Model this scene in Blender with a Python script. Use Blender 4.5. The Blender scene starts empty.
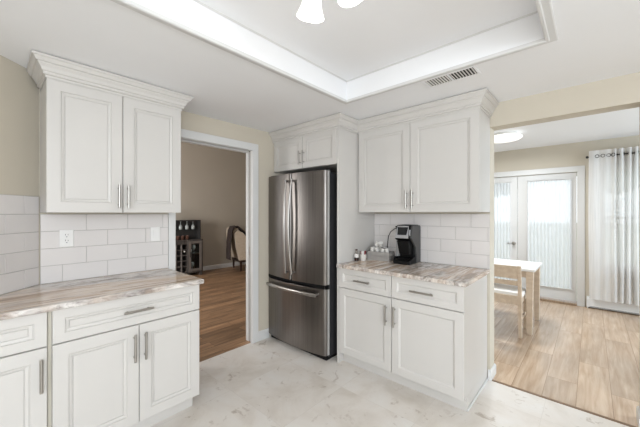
import bpy, math, random
from mathutils import Vector, Matrix

random.seed(7)
SC = bpy.context.scene
COL = SC.collection
PI = math.pi
YAW = math.radians(42.08)
EYE = 1.377

# ------------------------------------------------------------------ camera
cam_data = bpy.data.cameras.new('camera')
cam = bpy.data.objects.new('camera', cam_data)
COL.objects.link(cam)
cam_data.sensor_width = 36.0
cam_data.lens = 300.55 / 640.0 * 36.0
cam_data.shift_y = -0.4 / 640.0
cam_data.clip_start = 0.02
cam.location = (0, 0, EYE)
cam.rotation_euler = (PI / 2, 0, YAW - PI / 2)
SC.camera = cam

# ------------------------------------------------------------------ exposure
SC.view_settings.view_transform = 'Standard'
SC.view_settings.look = 'None'
SC.view_settings.gamma = 1.0
SC.view_settings.use_curve_mapping = False
SC.view_settings.exposure = 0.08

# ------------------------------------------------------------------ sky
world = bpy.data.worlds.new('overcast_sky')
SC.world = world
world.use_nodes = True
wn = world.node_tree.nodes
wn['Background'].inputs[0].default_value = (0.90, 0.95, 1.0, 1)
wn['Background'].inputs[1].default_value = 1.9


# ------------------------------------------------------------------ area lamps at added, unseen windows, standing in for daylight
def area(name, loc, direction, sx, sy, watts, color=(1, 1, 1)):
    d = bpy.data.lights.new(name, 'AREA')
    d.shape = 'RECTANGLE'
    d.size, d.size_y, d.energy, d.color = sx, sy, watts, color
    o = bpy.data.objects.new(name, d)
    COL.objects.link(o)
    o.location = loc
    o.rotation_euler = Vector(direction).to_track_quat('-Z', 'Y').to_euler()
    return o


area('added_kitchen_window_light', (-0.75, -2.78, 1.6), (0.12, 1, -0.75), 2.6, 1.5, 110, (0.83, 0.915, 1.0))
area('added_kitchen_side_light', (-2.52, -1.25, 1.6), (1, 0, -0.75), 2.2, 1.5, 68, (0.83, 0.915, 1.0))
area('added_dining_window_light', (4.3, -2.86, 1.5), (0, 1, -0.35), 2.2, 1.6, 78, (0.70, 0.855, 1.0))
area('added_living_window_light', (-0.72, 4.8, 1.5), (1, 0.8, -0.3), 1.8, 1.4, 152, (0.98, 0.96, 0.94))


# ------------------------------------------------------------------ node helpers
def lin(c):
    return tuple(((v / 255.0) / 12.92 if v / 255.0 <= 0.04045 else ((v / 255.0 + 0.055) / 1.055) ** 2.4) for v in c) + (1.0,)


class Mat:
    def __init__(self, name):
        self.m = bpy.data.materials.new(name)
        self.m.use_nodes = True
        self.t = self.m.node_tree
        self.b = self.t.nodes['Principled BSDF']

    def n(self, kind, **kw):
        nd = self.t.nodes.new(kind)
        for k, v in kw.items():
            setattr(nd, k, v)
        return nd

    def l(self, a, ao, b, bi):
        self.t.links.new(a.outputs[ao], b.inputs[bi])

    def coords(self, scale=(1, 1, 1), loc=(0, 0, 0), rot=(0, 0, 0)):
        tc = self.n('ShaderNodeTexCoord')
        mp = self.n('ShaderNodeMapping')
        mp.inputs['Scale'].default_value = scale
        mp.inputs['Location'].default_value = loc
        mp.inputs['Rotation'].default_value = rot
        self.l(tc, 'Object', mp, 'Vector')
        return mp

    def noise(self, mp, scale, detail=4, rough=0.55, dist=0.0):
        nz = self.n('ShaderNodeTexNoise')
        nz.inputs['Scale'].default_value = scale
        nz.inputs['Detail'].default_value = detail
        nz.inputs['Roughness'].default_value = rough
        nz.inputs['Distortion'].default_value = dist
        self.l(mp, 0, nz, 'Vector')
        return nz

    def ramp(self, src, out, stops):
        r = self.n('ShaderNodeValToRGB')
        el = r.color_ramp.elements
        while len(el) < len(stops):
            el.new(0.5)
        for e, (p, c) in zip(el, stops):
            e.position = p
            e.color = c if len(c) == 4 else lin(c)
        self.l(src, out, r, 0)
        return r

    def mix(self, fac, a, b, mode='MIX'):
        m = self.n('ShaderNodeMix', data_type='RGBA', blend_type=mode)
        for idx, v in ((0, fac), (6, a), (7, b)):
            if isinstance(v, (int, float)):
                m.inputs[idx].default_value = v
            elif isinstance(v, tuple):
                m.inputs[idx].default_value = v if len(v) == 4 else lin(v)
            else:
                self.t.links.new(v, m.inputs[idx])
        return m.outputs[2]

    def bump(self, sock, strength=0.2, dist=0.002):
        bp = self.n('ShaderNodeBump')
        bp.inputs['Strength'].default_value = strength
        bp.inputs['Distance'].default_value = dist
        self.t.links.new(sock, bp.inputs['Height'])
        self.l(bp, 0, self.b, 'Normal')


def paint(name, rgb, rough=0.45, var=0.03, scale=6.0, metal=0.0, bump=0.0, coat=0.0):
    """plain painted / plastic / metal surface with a faint procedural mottling"""
    M = Mat(name)
    mp = M.coords()
    nz = M.noise(mp, scale, 3)
    c = lin(rgb)
    lo = tuple(v * (1 - var) for v in c[:3]) + (1,)
    hi = tuple(min(1, v * (1 + var)) for v in c[:3]) + (1,)
    r = M.ramp(nz, 0, [(0.3, lo), (0.7, hi)])
    M.l(r, 0, M.b, 'Base Color')
    M.b.inputs['Roughness'].default_value = rough
    M.b.inputs['Metallic'].default_value = metal
    if coat:
        M.b.inputs['Coat Weight'].default_value = coat
    if bump:
        n2 = M.noise(mp, scale * 20, 3)
        M.bump(n2.outputs[0], bump, 0.002)
    return M.m


def steel(name, rgb, rough=0.3, streak=(90, 90, 1.2), var=0.12):
    M = Mat(name)
    mp = M.coords(streak)
    nz = M.noise(mp, 1.0, 3)
    c = lin(rgb)
    r = M.ramp(nz, 0, [(0.3, tuple(v * (1 - var) for v in c[:3]) + (1,)), (0.7, tuple(v * (1 + var) for v in c[:3]) + (1,))])
    M.l(r, 0, M.b, 'Base Color')
    M.b.inputs['Metallic'].default_value = 1.0
    M.b.inputs['Roughness'].default_value = rough
    return M.m


def planks(name, row, length, light, dark, phase, rough, groove, grain=0.5, mixd=0.36):
    """wooden boards running along X, one row every `row` metres"""
    M = Mat(name)
    mp = M.coords((1, 1, 1), (0.37, -phase, 0))
    br = M.n('ShaderNodeTexBrick')
    br.offset, br.offset_frequency, br.squash = 0.37, 2, 1.0
    br.inputs['Color1'].default_value = (0, 0, 0, 1)
    br.inputs['Color2'].default_value = (1, 1, 1, 1)
    br.inputs['Mortar'].default_value = (0.5, 0.5, 0.5, 1)
    br.inputs['Scale'].default_value = 1.0
    br.inputs['Mortar Size'].default_value = 0.0016
    br.inputs['Mortar Smooth'].default_value = 0.1
    br.inputs['Brick Width'].default_value = length
    br.inputs['Row Height'].default_value = row
    M.l(mp, 0, br, 'Vector')
    # each board shifts the grain so that neighbours differ
    sh = M.n('ShaderNodeVectorMath', operation='MULTIPLY_ADD')
    sh.inputs[1].default_value = (7.0, 3.0, 0)
    M.l(br, 'Color', sh, 0)
    M.l(mp, 0, sh, 2)
    st = M.n('ShaderNodeMapping')
    st.inputs['Scale'].default_value = (1.3, 16, 1)
    M.l(sh, 0, st, 'Vector')
    g1 = M.noise(st, 1.6, 6, 0.6, 0.6)
    col = M.ramp(g1, 0, [(0.28, dark), (0.72, light)])
    st2 = M.n('ShaderNodeMapping')
    st2.inputs['Scale'].default_value = (1.0, 2.6, 1)
    M.l(sh, 0, st2, 'Vector')
    g2 = M.noise(st2, 1.7, 2)
    tone = M.ramp(g2, 0, [(0.30, (1 - grain * 0.55,) * 3 + (1,)), (0.68, (1.0, 1.0, 1.0, 1))])
    c = M.mix(1.0, col.outputs[0], tone.outputs[0], 'MULTIPLY')
    bt = M.ramp(br, 'Color', [(0.0, (1 - mixd,) * 3 + (1,)), (1.0, (1, 1, 1, 1))])
    c = M.mix(1.0, c, bt.outputs[0], 'MULTIPLY')
    c = M.mix(br.outputs['Fac'], c, groove)
    M.t.links.new(c, M.b.inputs['Base Color'])
    M.b.inputs['Roughness'].default_value = rough
    return M.m


def marble_tile():
    M = Mat('marble_floor_tile')
    mp = M.coords((1, 1, 1), (-2.49 + 6.1, -0.25 + 6.1, 0))
    br = M.n('ShaderNodeTexBrick')
    br.offset, br.squash = 0.0, 1.0
    br.inputs['Scale'].default_value = 1.0
    br.inputs['Mortar Size'].default_value = 0.0016
    br.inputs['Brick Width'].default_value = 0.61
    br.inputs['Row Height'].default_value = 0.61
    br.inputs['Color1'].default_value = (0, 0, 0, 1)
    br.inputs['Color2'].default_value = (1, 1, 1, 1)
    M.l(mp, 0, br, 'Vector')
    sh = M.n('ShaderNodeVectorMath', operation='MULTIPLY_ADD')
    sh.inputs[1].default_value = (5, 9, 0)
    M.l(br, 'Color', sh, 0)
    M.l(mp, 0, sh, 2)
    big = M.noise(sh, 2.6, 6, 0.6, 0.5)
    base = M.ramp(big, 0, [(0.30, (208, 199, 188)), (0.5, (224, 217, 209)), (0.70, (230, 226, 221))])
    vein = M.noise(sh, 8.5, 8, 0.70, 1.0)
    vr = M.ramp(vein, 0, [(0.36, (0.9, 0.9, 0.9, 1)), (0.42, (0, 0, 0, 1)), (0.70, (0, 0, 0, 1))])
    patch = M.noise(sh, 3.1, 3)
    pr = M.ramp(patch, 0, [(0.42, (0.15, 0.15, 0.15, 1)), (0.62, (1, 1, 1, 1))])
    fac = M.n('ShaderNodeMath', operation='MULTIPLY')
    M.l(vr, 0, fac, 0)
    M.l(pr, 0, fac, 1)
    f2 = M.n('ShaderNodeMath', operation='MULTIPLY')
    M.l(fac, 0, f2, 0)
    f2.inputs[1].default_value = 0.75
    c = M.mix(f2.outputs[0], base.outputs[0], (158, 140, 122))
    c = M.mix(br.outputs['Fac'], c, (213, 206, 198))
    M.t.links.new(c, M.b.inputs['Base Color'])
    M.b.inputs['Roughness'].default_value = 0.42
    return M.m


def stone():
    M = Mat('streaked_stone')
    mp = M.coords((0.55, 5.6, 1.6), (0.3, 0.15, 0), (0, 0, 0.10))
    n1 = M.noise(mp, 1.7, 7, 0.64, 0.9)
    col = M.ramp(n1, 0, [(0.27, (140, 110, 88)), (0.37, (198, 172, 148)), (0.44, (232, 216, 200)), (0.53, (184, 156, 132)),
                         (0.585, (234, 220, 206)), (0.70, (238, 232, 226))])
    # fine dark threads along the streaks
    mpt = M.coords((0.9, 16, 4), (0, 0, 0), (0, 0, 0.10))
    nt = M.noise(mpt, 1.6, 6, 0.65, 0.5)
    tr = M.ramp(nt, 0, [(0.53, (0, 0, 0, 1)), (0.62, (0.8, 0.8, 0.8, 1))])
    c = M.mix(tr.outputs[0], col.outputs[0], (138, 114, 96))
    # broken grey and white quartz patches, gathered in bands of the slab
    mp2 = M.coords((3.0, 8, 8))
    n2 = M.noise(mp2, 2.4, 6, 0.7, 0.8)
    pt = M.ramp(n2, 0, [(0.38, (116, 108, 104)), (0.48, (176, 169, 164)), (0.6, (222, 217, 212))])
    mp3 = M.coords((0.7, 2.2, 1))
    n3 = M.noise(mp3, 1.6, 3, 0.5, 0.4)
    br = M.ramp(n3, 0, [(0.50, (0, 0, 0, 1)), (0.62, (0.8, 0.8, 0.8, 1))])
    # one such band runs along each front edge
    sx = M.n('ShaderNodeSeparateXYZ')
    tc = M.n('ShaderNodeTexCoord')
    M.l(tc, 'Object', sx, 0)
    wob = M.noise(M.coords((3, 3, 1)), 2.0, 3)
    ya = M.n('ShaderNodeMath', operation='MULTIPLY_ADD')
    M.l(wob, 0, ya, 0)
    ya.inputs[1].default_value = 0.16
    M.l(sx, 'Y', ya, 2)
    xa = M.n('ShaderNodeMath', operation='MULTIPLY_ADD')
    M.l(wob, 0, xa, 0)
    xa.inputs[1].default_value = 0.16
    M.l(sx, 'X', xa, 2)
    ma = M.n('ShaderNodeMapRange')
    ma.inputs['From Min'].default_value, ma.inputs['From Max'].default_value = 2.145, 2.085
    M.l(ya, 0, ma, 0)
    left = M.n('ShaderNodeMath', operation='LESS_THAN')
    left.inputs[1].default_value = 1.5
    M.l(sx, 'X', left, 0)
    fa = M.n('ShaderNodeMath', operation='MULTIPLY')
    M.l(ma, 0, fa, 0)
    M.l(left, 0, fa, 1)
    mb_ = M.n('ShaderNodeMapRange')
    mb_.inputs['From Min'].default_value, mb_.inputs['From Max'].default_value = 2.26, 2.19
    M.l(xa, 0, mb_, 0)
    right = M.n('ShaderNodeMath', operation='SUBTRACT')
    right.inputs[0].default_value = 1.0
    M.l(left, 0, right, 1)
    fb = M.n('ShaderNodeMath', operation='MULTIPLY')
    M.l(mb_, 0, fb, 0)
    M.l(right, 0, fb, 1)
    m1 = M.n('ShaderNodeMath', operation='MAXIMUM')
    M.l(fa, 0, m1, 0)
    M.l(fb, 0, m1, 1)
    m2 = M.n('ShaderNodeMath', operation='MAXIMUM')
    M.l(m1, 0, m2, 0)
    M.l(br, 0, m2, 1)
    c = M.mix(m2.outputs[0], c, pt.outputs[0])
    M.t.links.new(c, M.b.inputs['Base Color'])
    M.b.inputs['Roughness'].default_value = 0.16
    return M.m


def fabric_sheer(name, rgb, clear):
    M = Mat(name)
    t = M.t
    out = t.nodes['Material Output']
    t.nodes.remove(M.b)
    mp = M.coords((90, 90, 2))
    nz = M.noise(mp, 1.0, 2)
    tr = M.n('ShaderNodeBsdfTransparent')
    df = M.n('ShaderNodeBsdfDiffuse')
    tl = M.n('ShaderNodeBsdfTranslucent')
    df.inputs[0].default_value = lin(rgb)
    tl.inputs[0].default_value = lin(rgb)
    m1 = M.n('ShaderNodeMixShader')
    m1.inputs[0].default_value = 0.5
    M.l(df, 0, m1, 1)
    M.l(tl, 0, m1, 2)
    m2 = M.n('ShaderNodeMixShader')
    r = M.n('ShaderNodeMapRange')
    r.inputs['To Min'].default_value = 1 - clear - 0.12
    r.inputs['To Max'].default_value = 1 - clear + 0.12
    M.l(nz, 0, r, 0)
    M.l(r, 0, m2, 0)
    M.l(tr, 0, m2, 1)
    M.l(m1, 0, m2, 2)
    M.l(m2, 0, out, 'Surface')
    return M.m


def glass(name, tint=(245, 248, 248), gloss=0.06, rough=0.02):
    M = Mat(name)
    t = M.t
    out = t.nodes['Material Output']
    t.nodes.remove(M.b)
    tr = M.n('ShaderNodeBsdfTransparent')
    tr.inputs[0].default_value = lin(tint)
    gl = M.n('ShaderNodeBsdfGlossy')
    gl.inputs['Roughness'].default_value = rough
    fr = M.n('ShaderNodeFresnel')
    fr.inputs[0].default_value = 1.35
    m = M.n('ShaderNodeMixShader')
    M.l(fr, 0, m, 0)
    M.l(tr, 0, m, 1)
    M.l(gl, 0, m, 2)
    M.l(m, 0, out, 'Surface')
    return M.m


def lamp_glass(name, rgb, strength):
    M = Mat(name)
    M.b.inputs['Base Color'].default_value = lin((240, 238, 234))
    M.b.inputs['Roughness'].default_value = 0.4
    M.b.inputs['Emission Color'].default_value = lin(rgb)
    M.b.inputs['Emission Strength'].default_value = strength
    return M.m


def two_tone(name, a, b, scale, rough, stretch=(1, 1, 1), lo=0.4, hi=0.6, bump=0.0):
    M = Mat(name)
    mp = M.coords(stretch)
    nz = M.noise(mp, scale, 5, 0.6, 0.3)
    r = M.ramp(nz, 0, [(lo, a), (hi, b)])
    M.l(r, 0, M.b, 'Base Color')
    M.b.inputs['Roughness'].default_value = rough
    if bump:
        M.bump(nz.outputs[0], bump, 0.004)
    return M.m


WHITE = paint('white_cabinet_paint', (202, 198, 193), 0.38, 0.008)
TRIMW = paint('white_trim_paint', (214, 213, 211), 0.35, 0.008)
WALLP = paint('beige_wall_paint', (199, 190, 174), 0.75, 0.015, 2.0)
LIVP = paint('taupe_wall_paint', (172, 163, 150), 0.8, 0.015, 2.0)
CEILP = paint('ceiling_paint', (240, 240, 241), 0.85, 0.01, 2.0)
CEILD = paint('dining_ceiling_paint', (238, 239, 240), 0.85, 0.01, 2.0)
TILE = paint('glazed_white_tile', (219, 214, 211), 0.14, 0.02, 3.0)
GROUT = paint('grey_grout', (184, 180, 176), 0.9, 0.05, 40)
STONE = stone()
MARBLE = marble_tile()
OAK = planks('pale_oak_boards', 0.196, 1.35, (224, 200, 175), (184, 154, 126), 0.083, 0.22, (140, 112, 88), 0.42, 0.2)
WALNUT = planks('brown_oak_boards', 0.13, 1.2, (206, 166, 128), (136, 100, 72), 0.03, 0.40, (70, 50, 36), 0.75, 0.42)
STEEL = steel('brushed_stainless', (122, 117, 113), 0.31)
CAPG = paint('grey_door_side', (176, 174, 170), 0.4, 0.03)
STEELH = steel('handle_steel', (166, 162, 158), 0.3)
NICKEL = steel('satin_nickel', (168, 164, 158), 0.3, (40, 40, 40), 0.05)
BLACK = paint('black_plastic', (9, 9, 10), 0.48, 0.1)
BLACK.node_tree.nodes['Principled BSDF'].inputs['Specular IOR Level'].default_value = 0.22
DARKCASE = paint('dark_grey_case', (52, 52, 54), 0.45, 0.06)
SILVER = paint('silver_plastic', (188, 188, 190), 0.28, 0.03, metal=0.6)
GREYC = paint('grey_machine_side', (66, 65, 64), 0.4, 0.05)
FILL = paint('unpainted_filler', (188, 182, 168), 0.6, 0.04)
PLATE = paint('white_plastic_plate', (232, 230, 227), 0.3, 0.01)
SLOT = paint('dark_slot', (40, 38, 36), 0.6, 0.05)
LOUVRE = paint('white_louvre_paint', (226, 224, 220), 0.5, 0.02)
TANOAK = two_tone('light_oak', (198, 178, 156), (210, 192, 171), 2.0, 0.5, (3, 3, 9))
TANOAKX = two_tone('light_oak_rail', (196, 176, 154), (208, 190, 169), 2.0, 0.5, (3, 9, 9))
TOPW = paint('white_table_top', (226, 224, 222), 0.3, 0.01)
SEATW = paint('white_seat_pad', (236, 233, 228), 0.7, 0.02)
DARKWOOD = two_tone('dark_grey_wood', (56, 52, 50), (84, 78, 74), 3.0, 0.5, (14, 2, 2))
DARKIN = paint('dark_recess', (26, 24, 23), 0.7, 0.1)
ESPRESSO = two_tone('espresso_wood', (36, 24, 20), (58, 40, 32), 4.0, 0.4, (2, 2, 14))
LINEN = two_tone('woven_beige_linen', (168, 152, 134), (196, 182, 164), 60, 0.9, (1, 1, 1), 0.35, 0.65, 0.4)
THROW = two_tone('dark_brown_throw', (38, 30, 28), (62, 50, 46), 40, 0.95, (1, 1, 1), 0.35, 0.65, 0.5)
BULBW = lamp_glass('lit_frosted_glass', (255, 252, 248), 1.9)
DISKW = lamp_glass('lit_diffuser', (255, 254, 250), 0.75)
PANE = glass('window_glass')
BOTTLE = glass('clear_bottle_glass', (240, 238, 234))
TANK = fabric_sheer('frosted_tank_plastic', (226, 227, 227), 0.45)
SYRUP = paint('dark_syrup', (58, 26, 20), 0.2, 0.1)
RED = paint('red_print', (140, 38, 44), 0.5, 0.1, 60)
PAPERW = paint('white_paper', (226, 222, 216), 0.7, 0.03, 30)
BASK = paint('grey_basket_plastic', (160, 155, 150), 0.55, 0.06, 30)
LAWN = two_tone('lawn_grass', (158, 160, 144), (184, 184, 166), 3.0, 0.95)
BARK = two_tone('bark', (90, 82, 74), (130, 120, 110), 12, 0.9)
LEAF = two_tone('foliage', (104, 112, 96), (142, 150, 130), 5, 0.9, (1, 1, 1), 0.35, 0.65, 0.8)
SHEERD = fabric_sheer('door_sheer_fabric', (248, 249, 251), 0.46)
SHEERW = fabric_sheer('curtain_sheer_fabric', (248, 247, 246), 0.30)
HEATER = paint('heater_enamel', (222, 222, 222), 0.4, 0.02)
THRES = two_tone('oak_threshold', (132, 110, 88), (156, 132, 108), 5, 0.4, (2, 14, 2))
AMBER = paint('copper_tumbler', (92, 66, 56), 0.3, 0.08, metal=0.5)


# ------------------------------------------------------------------ mesh builder
class MB:
    def __init__(self):
        self.v, self.f = [], []

    def add(self, vs, fs):
        o = len(self.v)
        self.v += [tuple(p) for p in vs]
        self.f += [tuple(i + o for i in f) for f in fs]
        return self

    def box(self, x0, x1, y0, y1, z0, z1):
        x0, x1 = min(x0, x1), max(x0, x1)
        y0, y1 = min(y0, y1), max(y0, y1)
        z0, z1 = min(z0, z1), max(z0, z1)
        vs = [(x0, y0, z0), (x1, y0, z0), (x1, y1, z0), (x0, y1, z0), (x0, y0, z1), (x1, y0, z1), (x1, y1, z1), (x0, y1, z1)]
        return self.add(vs, [(0, 3, 2, 1), (4, 5, 6, 7), (0, 1, 5, 4), (1, 2, 6, 5), (2, 3, 7, 6), (3, 0, 4, 7)])

    def prism(self, poly, z0, z1):
        n = len(poly)
        vs = [(x, y, z0) for x, y in poly] + [(x, y, z1) for x, y in poly]
        fs = [tuple(range(n - 1, -1, -1)), tuple(range(n, 2 * n))]
        fs += [(i, (i + 1) % n, n + (i + 1) % n, n + i) for i in range(n)]
        return self.add(vs, fs)

    def extrude_x(self, poly_yz, x0, x1):
        n = len(poly_yz)
        vs = [(x0, y, z) for y, z in poly_yz] + [(x1, y, z) for y, z in poly_yz]
        fs = [tuple(range(n)), tuple(range(2 * n - 1, n - 1, -1))]
        fs += [(i, n + i, n + (i + 1) % n, (i + 1) % n) for i in range(n)]
        return self.add(vs, fs)

    def hexa(self, bottom, top):
        """eight-cornered solid between two quads"""
        return self.add(list(bottom) + list(top), [(0, 3, 2, 1), (4, 5, 6, 7), (0, 1, 5, 4), (1, 2, 6, 5), (2, 3, 7, 6), (3, 0, 4, 7)])

    def tube(self, pts, r, n=10, caps=True, flat=1.0):
        pts = [Vector(p) for p in pts]
        rs = r if isinstance(r, (list, tuple)) else [r] * len(pts)
        rings = []
        ref = None
        for i, p in enumerate(pts):
            d = (pts[min(i + 1, len(pts) - 1)] - pts[max(i - 1, 0)]).normalized()
            if ref is None:
                ref = Vector((0, 0, 1)) if abs(d.z) < 0.9 else Vector((1, 0, 0))
            a = (ref - d * ref.dot(d)).normalized()
            ref = a
            b = d.cross(a)
            rings.append([p + a * math.cos(2 * PI * k / n) * rs[i] + b * math.sin(2 * PI * k / n) * rs[i] * flat for k in range(n)])
        vs = [q for rg in rings for q in rg]
        fs = []
        for i in range(len(pts) - 1):
            for k in range(n):
                k2 = (k + 1) % n
                fs.append((i * n + k, i * n + k2, (i + 1) * n + k2, (i + 1) * n + k))
        if caps:
            fs.append(tuple(range(n - 1, -1, -1)))
            fs.append(tuple((len(pts) - 1) * n + k for k in range(n)))
        return self.add(vs, fs)

    def lathe(self, prof, c=(0, 0, 0), n=24, M=None):
        vs, fs = [], []
        for r, z in prof:
            for k in range(n):
                p = Vector((r * math.cos(2 * PI * k / n), r * math.sin(2 * PI * k / n), z))
                if M is not None:
                    p = M @ p
                vs.append(p + Vector(c))
        for i in range(len(prof) - 1):
            for k in range(n):
                k2 = (k + 1) % n
                fs.append((i * n + k, i * n + k2, (i + 1) * n + k2, (i + 1) * n + k))
        if prof[0][0] > 1e-5:
            fs.append(tuple(range(n - 1, -1, -1)))
        if prof[-1][0] > 1e-5:
            fs.append(tuple((len(prof) - 1) * n + k for k in range(n)))
        return self.add(vs, fs)

    def sweep(self, path, prof, closed=False):
        """profile (out, z) carried along a plan polyline, mitred; 'out' is to the right of the walking direction"""
        pts = [Vector((p[0], p[1])) for p in path]
        n, m = len(pts), len(prof)
        rings = []
        for i in range(n):
            if closed:
                d0 = (pts[i] - pts[i - 1]).normalized()
                d1 = (pts[(i + 1) % n] - pts[i]).normalized()
            else:
                d0 = (pts[i] - pts[i - 1]).normalized() if i else (pts[1] - pts[0]).normalized()
                d1 = (pts[i + 1] - pts[i]).normalized() if i < n - 1 else d0
            n0, n1 = Vector((d0.y, -d0.x)), Vector((d1.y, -d1.x))
            mt = (n0 + n1).normalized()
            k = 1.0 / max(0.2, mt.dot(n0))
            rings.append([(pts[i].x + mt.x * k * o, pts[i].y + mt.y * k * o, z) for o, z in prof])
        vs = [p for r in rings for p in r]
        fs = []
        segs = n if closed else n - 1
        for i in range(segs):
            j = (i + 1) % n
            for k in range(m):
                k2 = (k + 1) % m
                fs.append((i * m + k, i * m + k2, j * m + k2, j * m + k))
        if not closed:
            fs.append(tuple(range(m - 1, -1, -1)))
            fs.append(tuple((n - 1) * m + k for k in range(m)))
        return self.add(vs, fs)

    def panel(self, x0, x1, z0, z1, rings):
        """a door front made of nested rectangles: rings = [(inset, y)], last one capped"""
        vs, fs = [], []
        for ins, y in rings:
            vs += [(x0 + ins, y, z0 + ins), (x1 - ins, y, z0 + ins), (x1 - ins, y, z1 - ins), (x0 + ins, y, z1 - ins)]
        for i in range(len(rings) - 1):
            for k in range(4):
                k2 = (k + 1) % 4
                fs.append((i * 4 + k, i * 4 + k2, i * 4 + 4 + k2, i * 4 + 4 + k))
        L = (len(rings) - 1) * 4
        fs.append((L, L + 1, L + 2, L + 3))
        fs.append((3, 2, 1, 0))
        return self.add(vs, fs)

    def build(self, name, mat, parent=None, bevel=0.0, smooth=False, loc=None, rotz=0.0, seg=2):
        me = bpy.data.meshes.new(name)
        me.from_pydata(self.v, [], self.f)
        import bmesh
        bm = bmesh.new()
        bm.from_mesh(me)
        bmesh.ops.recalc_face_normals(bm, faces=bm.faces[:])
        bm.to_mesh(me)
        bm.free()
        me.update()
        o = bpy.data.objects.new(name, me)
        COL.objects.link(o)
        me.materials.append(mat)
        if parent is not None:
            o.parent = parent
        if loc is not None:
            o.location = loc
        o.rotation_euler.z = rotz
        if smooth:
            for p in me.polygons:
                p.use_smooth = True
            es = o.modifiers.new('edge', 'EDGE_SPLIT')
            es.split_angle = math.radians(40)
        if bevel:
            b = o.modifiers.new('bevel', 'BEVEL')
            b.width, b.segments, b.limit_method = bevel, seg, 'ANGLE'
            b.angle_limit = math.radians(40)
        return o


def tag(o, label, cat=None, group=None):
    o['label'] = label
    if cat:
        o['category'] = cat
    if group:
        o['group'] = group
    return o


def thing(name, label, cat, loc=(0, 0, 0), rotz=0.0, group=None):
    o = bpy.data.objects.new(name, None)
    o.empty_display_size = 0.1
    COL.objects.link(o)
    o.location = loc
    o.rotation_euler.z = rotz
    return tag(o, label, cat, group)


def struct(name, mb, mat, parent=None, **kw):
    o = mb.build(name, mat, parent, **kw)
    if parent is None:
        o['kind'] = 'structure'
    return o


def copy_tree(o, parent=None):
    kids = list(o.children)
    c = o.copy()
    COL.objects.link(c)
    if parent is not None:
        c.parent = parent
    for ch in kids:
        copy_tree(ch, c)
    return c


# ------------------------------------------------------------------ measurements
YA = 2.665            # wall behind the left cabinets and the doorway
YA2 = 2.78
XB = 2.78             # wall behind the coffee counter
XB2 = 2.92
XD = 5.90             # far wall of the dining room
YJ = 0.62             # end of the coffee wall = left jamb of the wide opening
YK = -0.238           # right jamb of the wide opening
ZC = 2.275            # kitchen ceiling
ZT = 2.43             # tray, dining and living ceilings
KD = 2.44             # diagonal wall: x - y = -KD

# ------------------------------------------------------------------ floors
struct('floor', MB().box(-2.5, XB + 0.005, -2.75, YA + 0.02, -0.06, 0.0), MARBLE)
struct('floor_dining', MB().box(XB + 0.005, XD + 0.2, -2.75, YA + 0.02, -0.06, 0.0), OAK)
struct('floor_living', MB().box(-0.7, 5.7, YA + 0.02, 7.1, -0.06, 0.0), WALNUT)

# ------------------------------------------------------------------ walls
w = MB()
w.box(-0.6, 1.06, YA, YA2, 0, 2.5)
w.box(1.06, 1.90, YA, YA2, 2.066, 2.5)
w.box(1.90, XD + 0.12, YA, YA2, 0, 2.5)
struct('wall_back', w, WALLP)
w = MB()
w.box(XB, XB2, YJ, YA, 0, 2.5)
w.box(XB, XB2, YK, YJ, 2.085, 2.5)
w.box(XB, XB2, -2.75, YK, 0, 2.5)
struct('wall_right', w, WALLP)
# diagonal wall behind the left end of the worktop
q = 0.09
x0, y0 = 0.2256, YA
x1, y1 = -2.2, -2.2 + KD
struct('wall_left', MB().prism([(x0, y0), (x0 - q, y0 + q), (x1 - q, y1 + q), (x1, y1)], 0, 2.5), WALLP)
w = MB()
w.box(-2.42, -2.30, -2.75, -2.4, 0, 2.5)
w.box(-2.42, -2.30, -0.1, 0.35, 0, 2.5)
w.box(-2.42, -2.30, -2.4, -0.1, 0, 0.7)
w.box(-2.42, -2.30, -2.4, -0.1, 2.15, 2.5)
struct('wall_behind', w, WALLP)
w = MB()
w.box(-2.42, -2.1, -2.72, -2.60, 0, 2.5)
w.box(0.6, XB, -2.72, -2.60, 0, 2.5)
w.box(-2.1, 0.6, -2.72, -2.60, 0, 0.7)
w.box(-2.1, 0.6, -2.72, -2.60, 2.15, 2.5)
struct('wall_front', w, WALLP)
# dining room: far wall with French doors and a window, near wall with a hole for an added window
DY0, DY1, DZ = 0.159, 1.665, 1.993
WY0, WY1, WZ0, WZ1 = -1.40, -0.09, 0.60, 2.02
w = MB()
w.box(XD, XD + 0.12, DY1, YA, 0, 2.5)
w.box(XD, XD + 0.12, DY0, DY1, DZ, 2.5)
w.box(XD, XD + 0.12, WY1, DY0, 0, 2.5)
w.box(XD, XD + 0.12, WY0, WY1, 0, WZ0)
w.box(XD, XD + 0.12, WY0, WY1, WZ1, 2.5)
w.box(XD, XD + 0.12, -2.75, WY0, 0, 2.5)
struct('wall_dining_far', w, WALLP)
w = MB()
w.box(XB2, 3.1, -2.72, -2.60, 0, 2.5)
w.box(5.5, XD, -2.72, -2.60, 0, 2.5)
w.box(3.1, 5.5, -2.72, -2.60, 0, 0.7)
w.box(3.1, 5.5, -2.72, -2.60, 2.3, 2.5)
struct('wall_dining_near', w, WALLP)
# living room beyond the doorway
struct('wall_living_far', MB().box(-0.7, 5.7, 6.90, 7.02, 0, 3.15), LIVP)
struct('wall_living_right', MB().box(5.6, 5.72, YA2, 6.90, 0, 3.15), LIVP)
w = MB()
w.box(-0.62, -0.5, YA2, 3.9, 0, 3.15)
w.box(-0.62, -0.5, 5.7, 6.90, 0, 3.15)
w.box(-0.62, -0.5, 3.9, 5.7, 0, 0.8)
w.box(-0.62, -0.5, 3.9, 5.7, 2.2, 3.15)
struct('wall_living_left', w, LIVP)

struct('wall_living_near', MB().box(-0.6, 5.72, YA + 0.01, YA2, 2.5, 3.15), LIVP)

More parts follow.
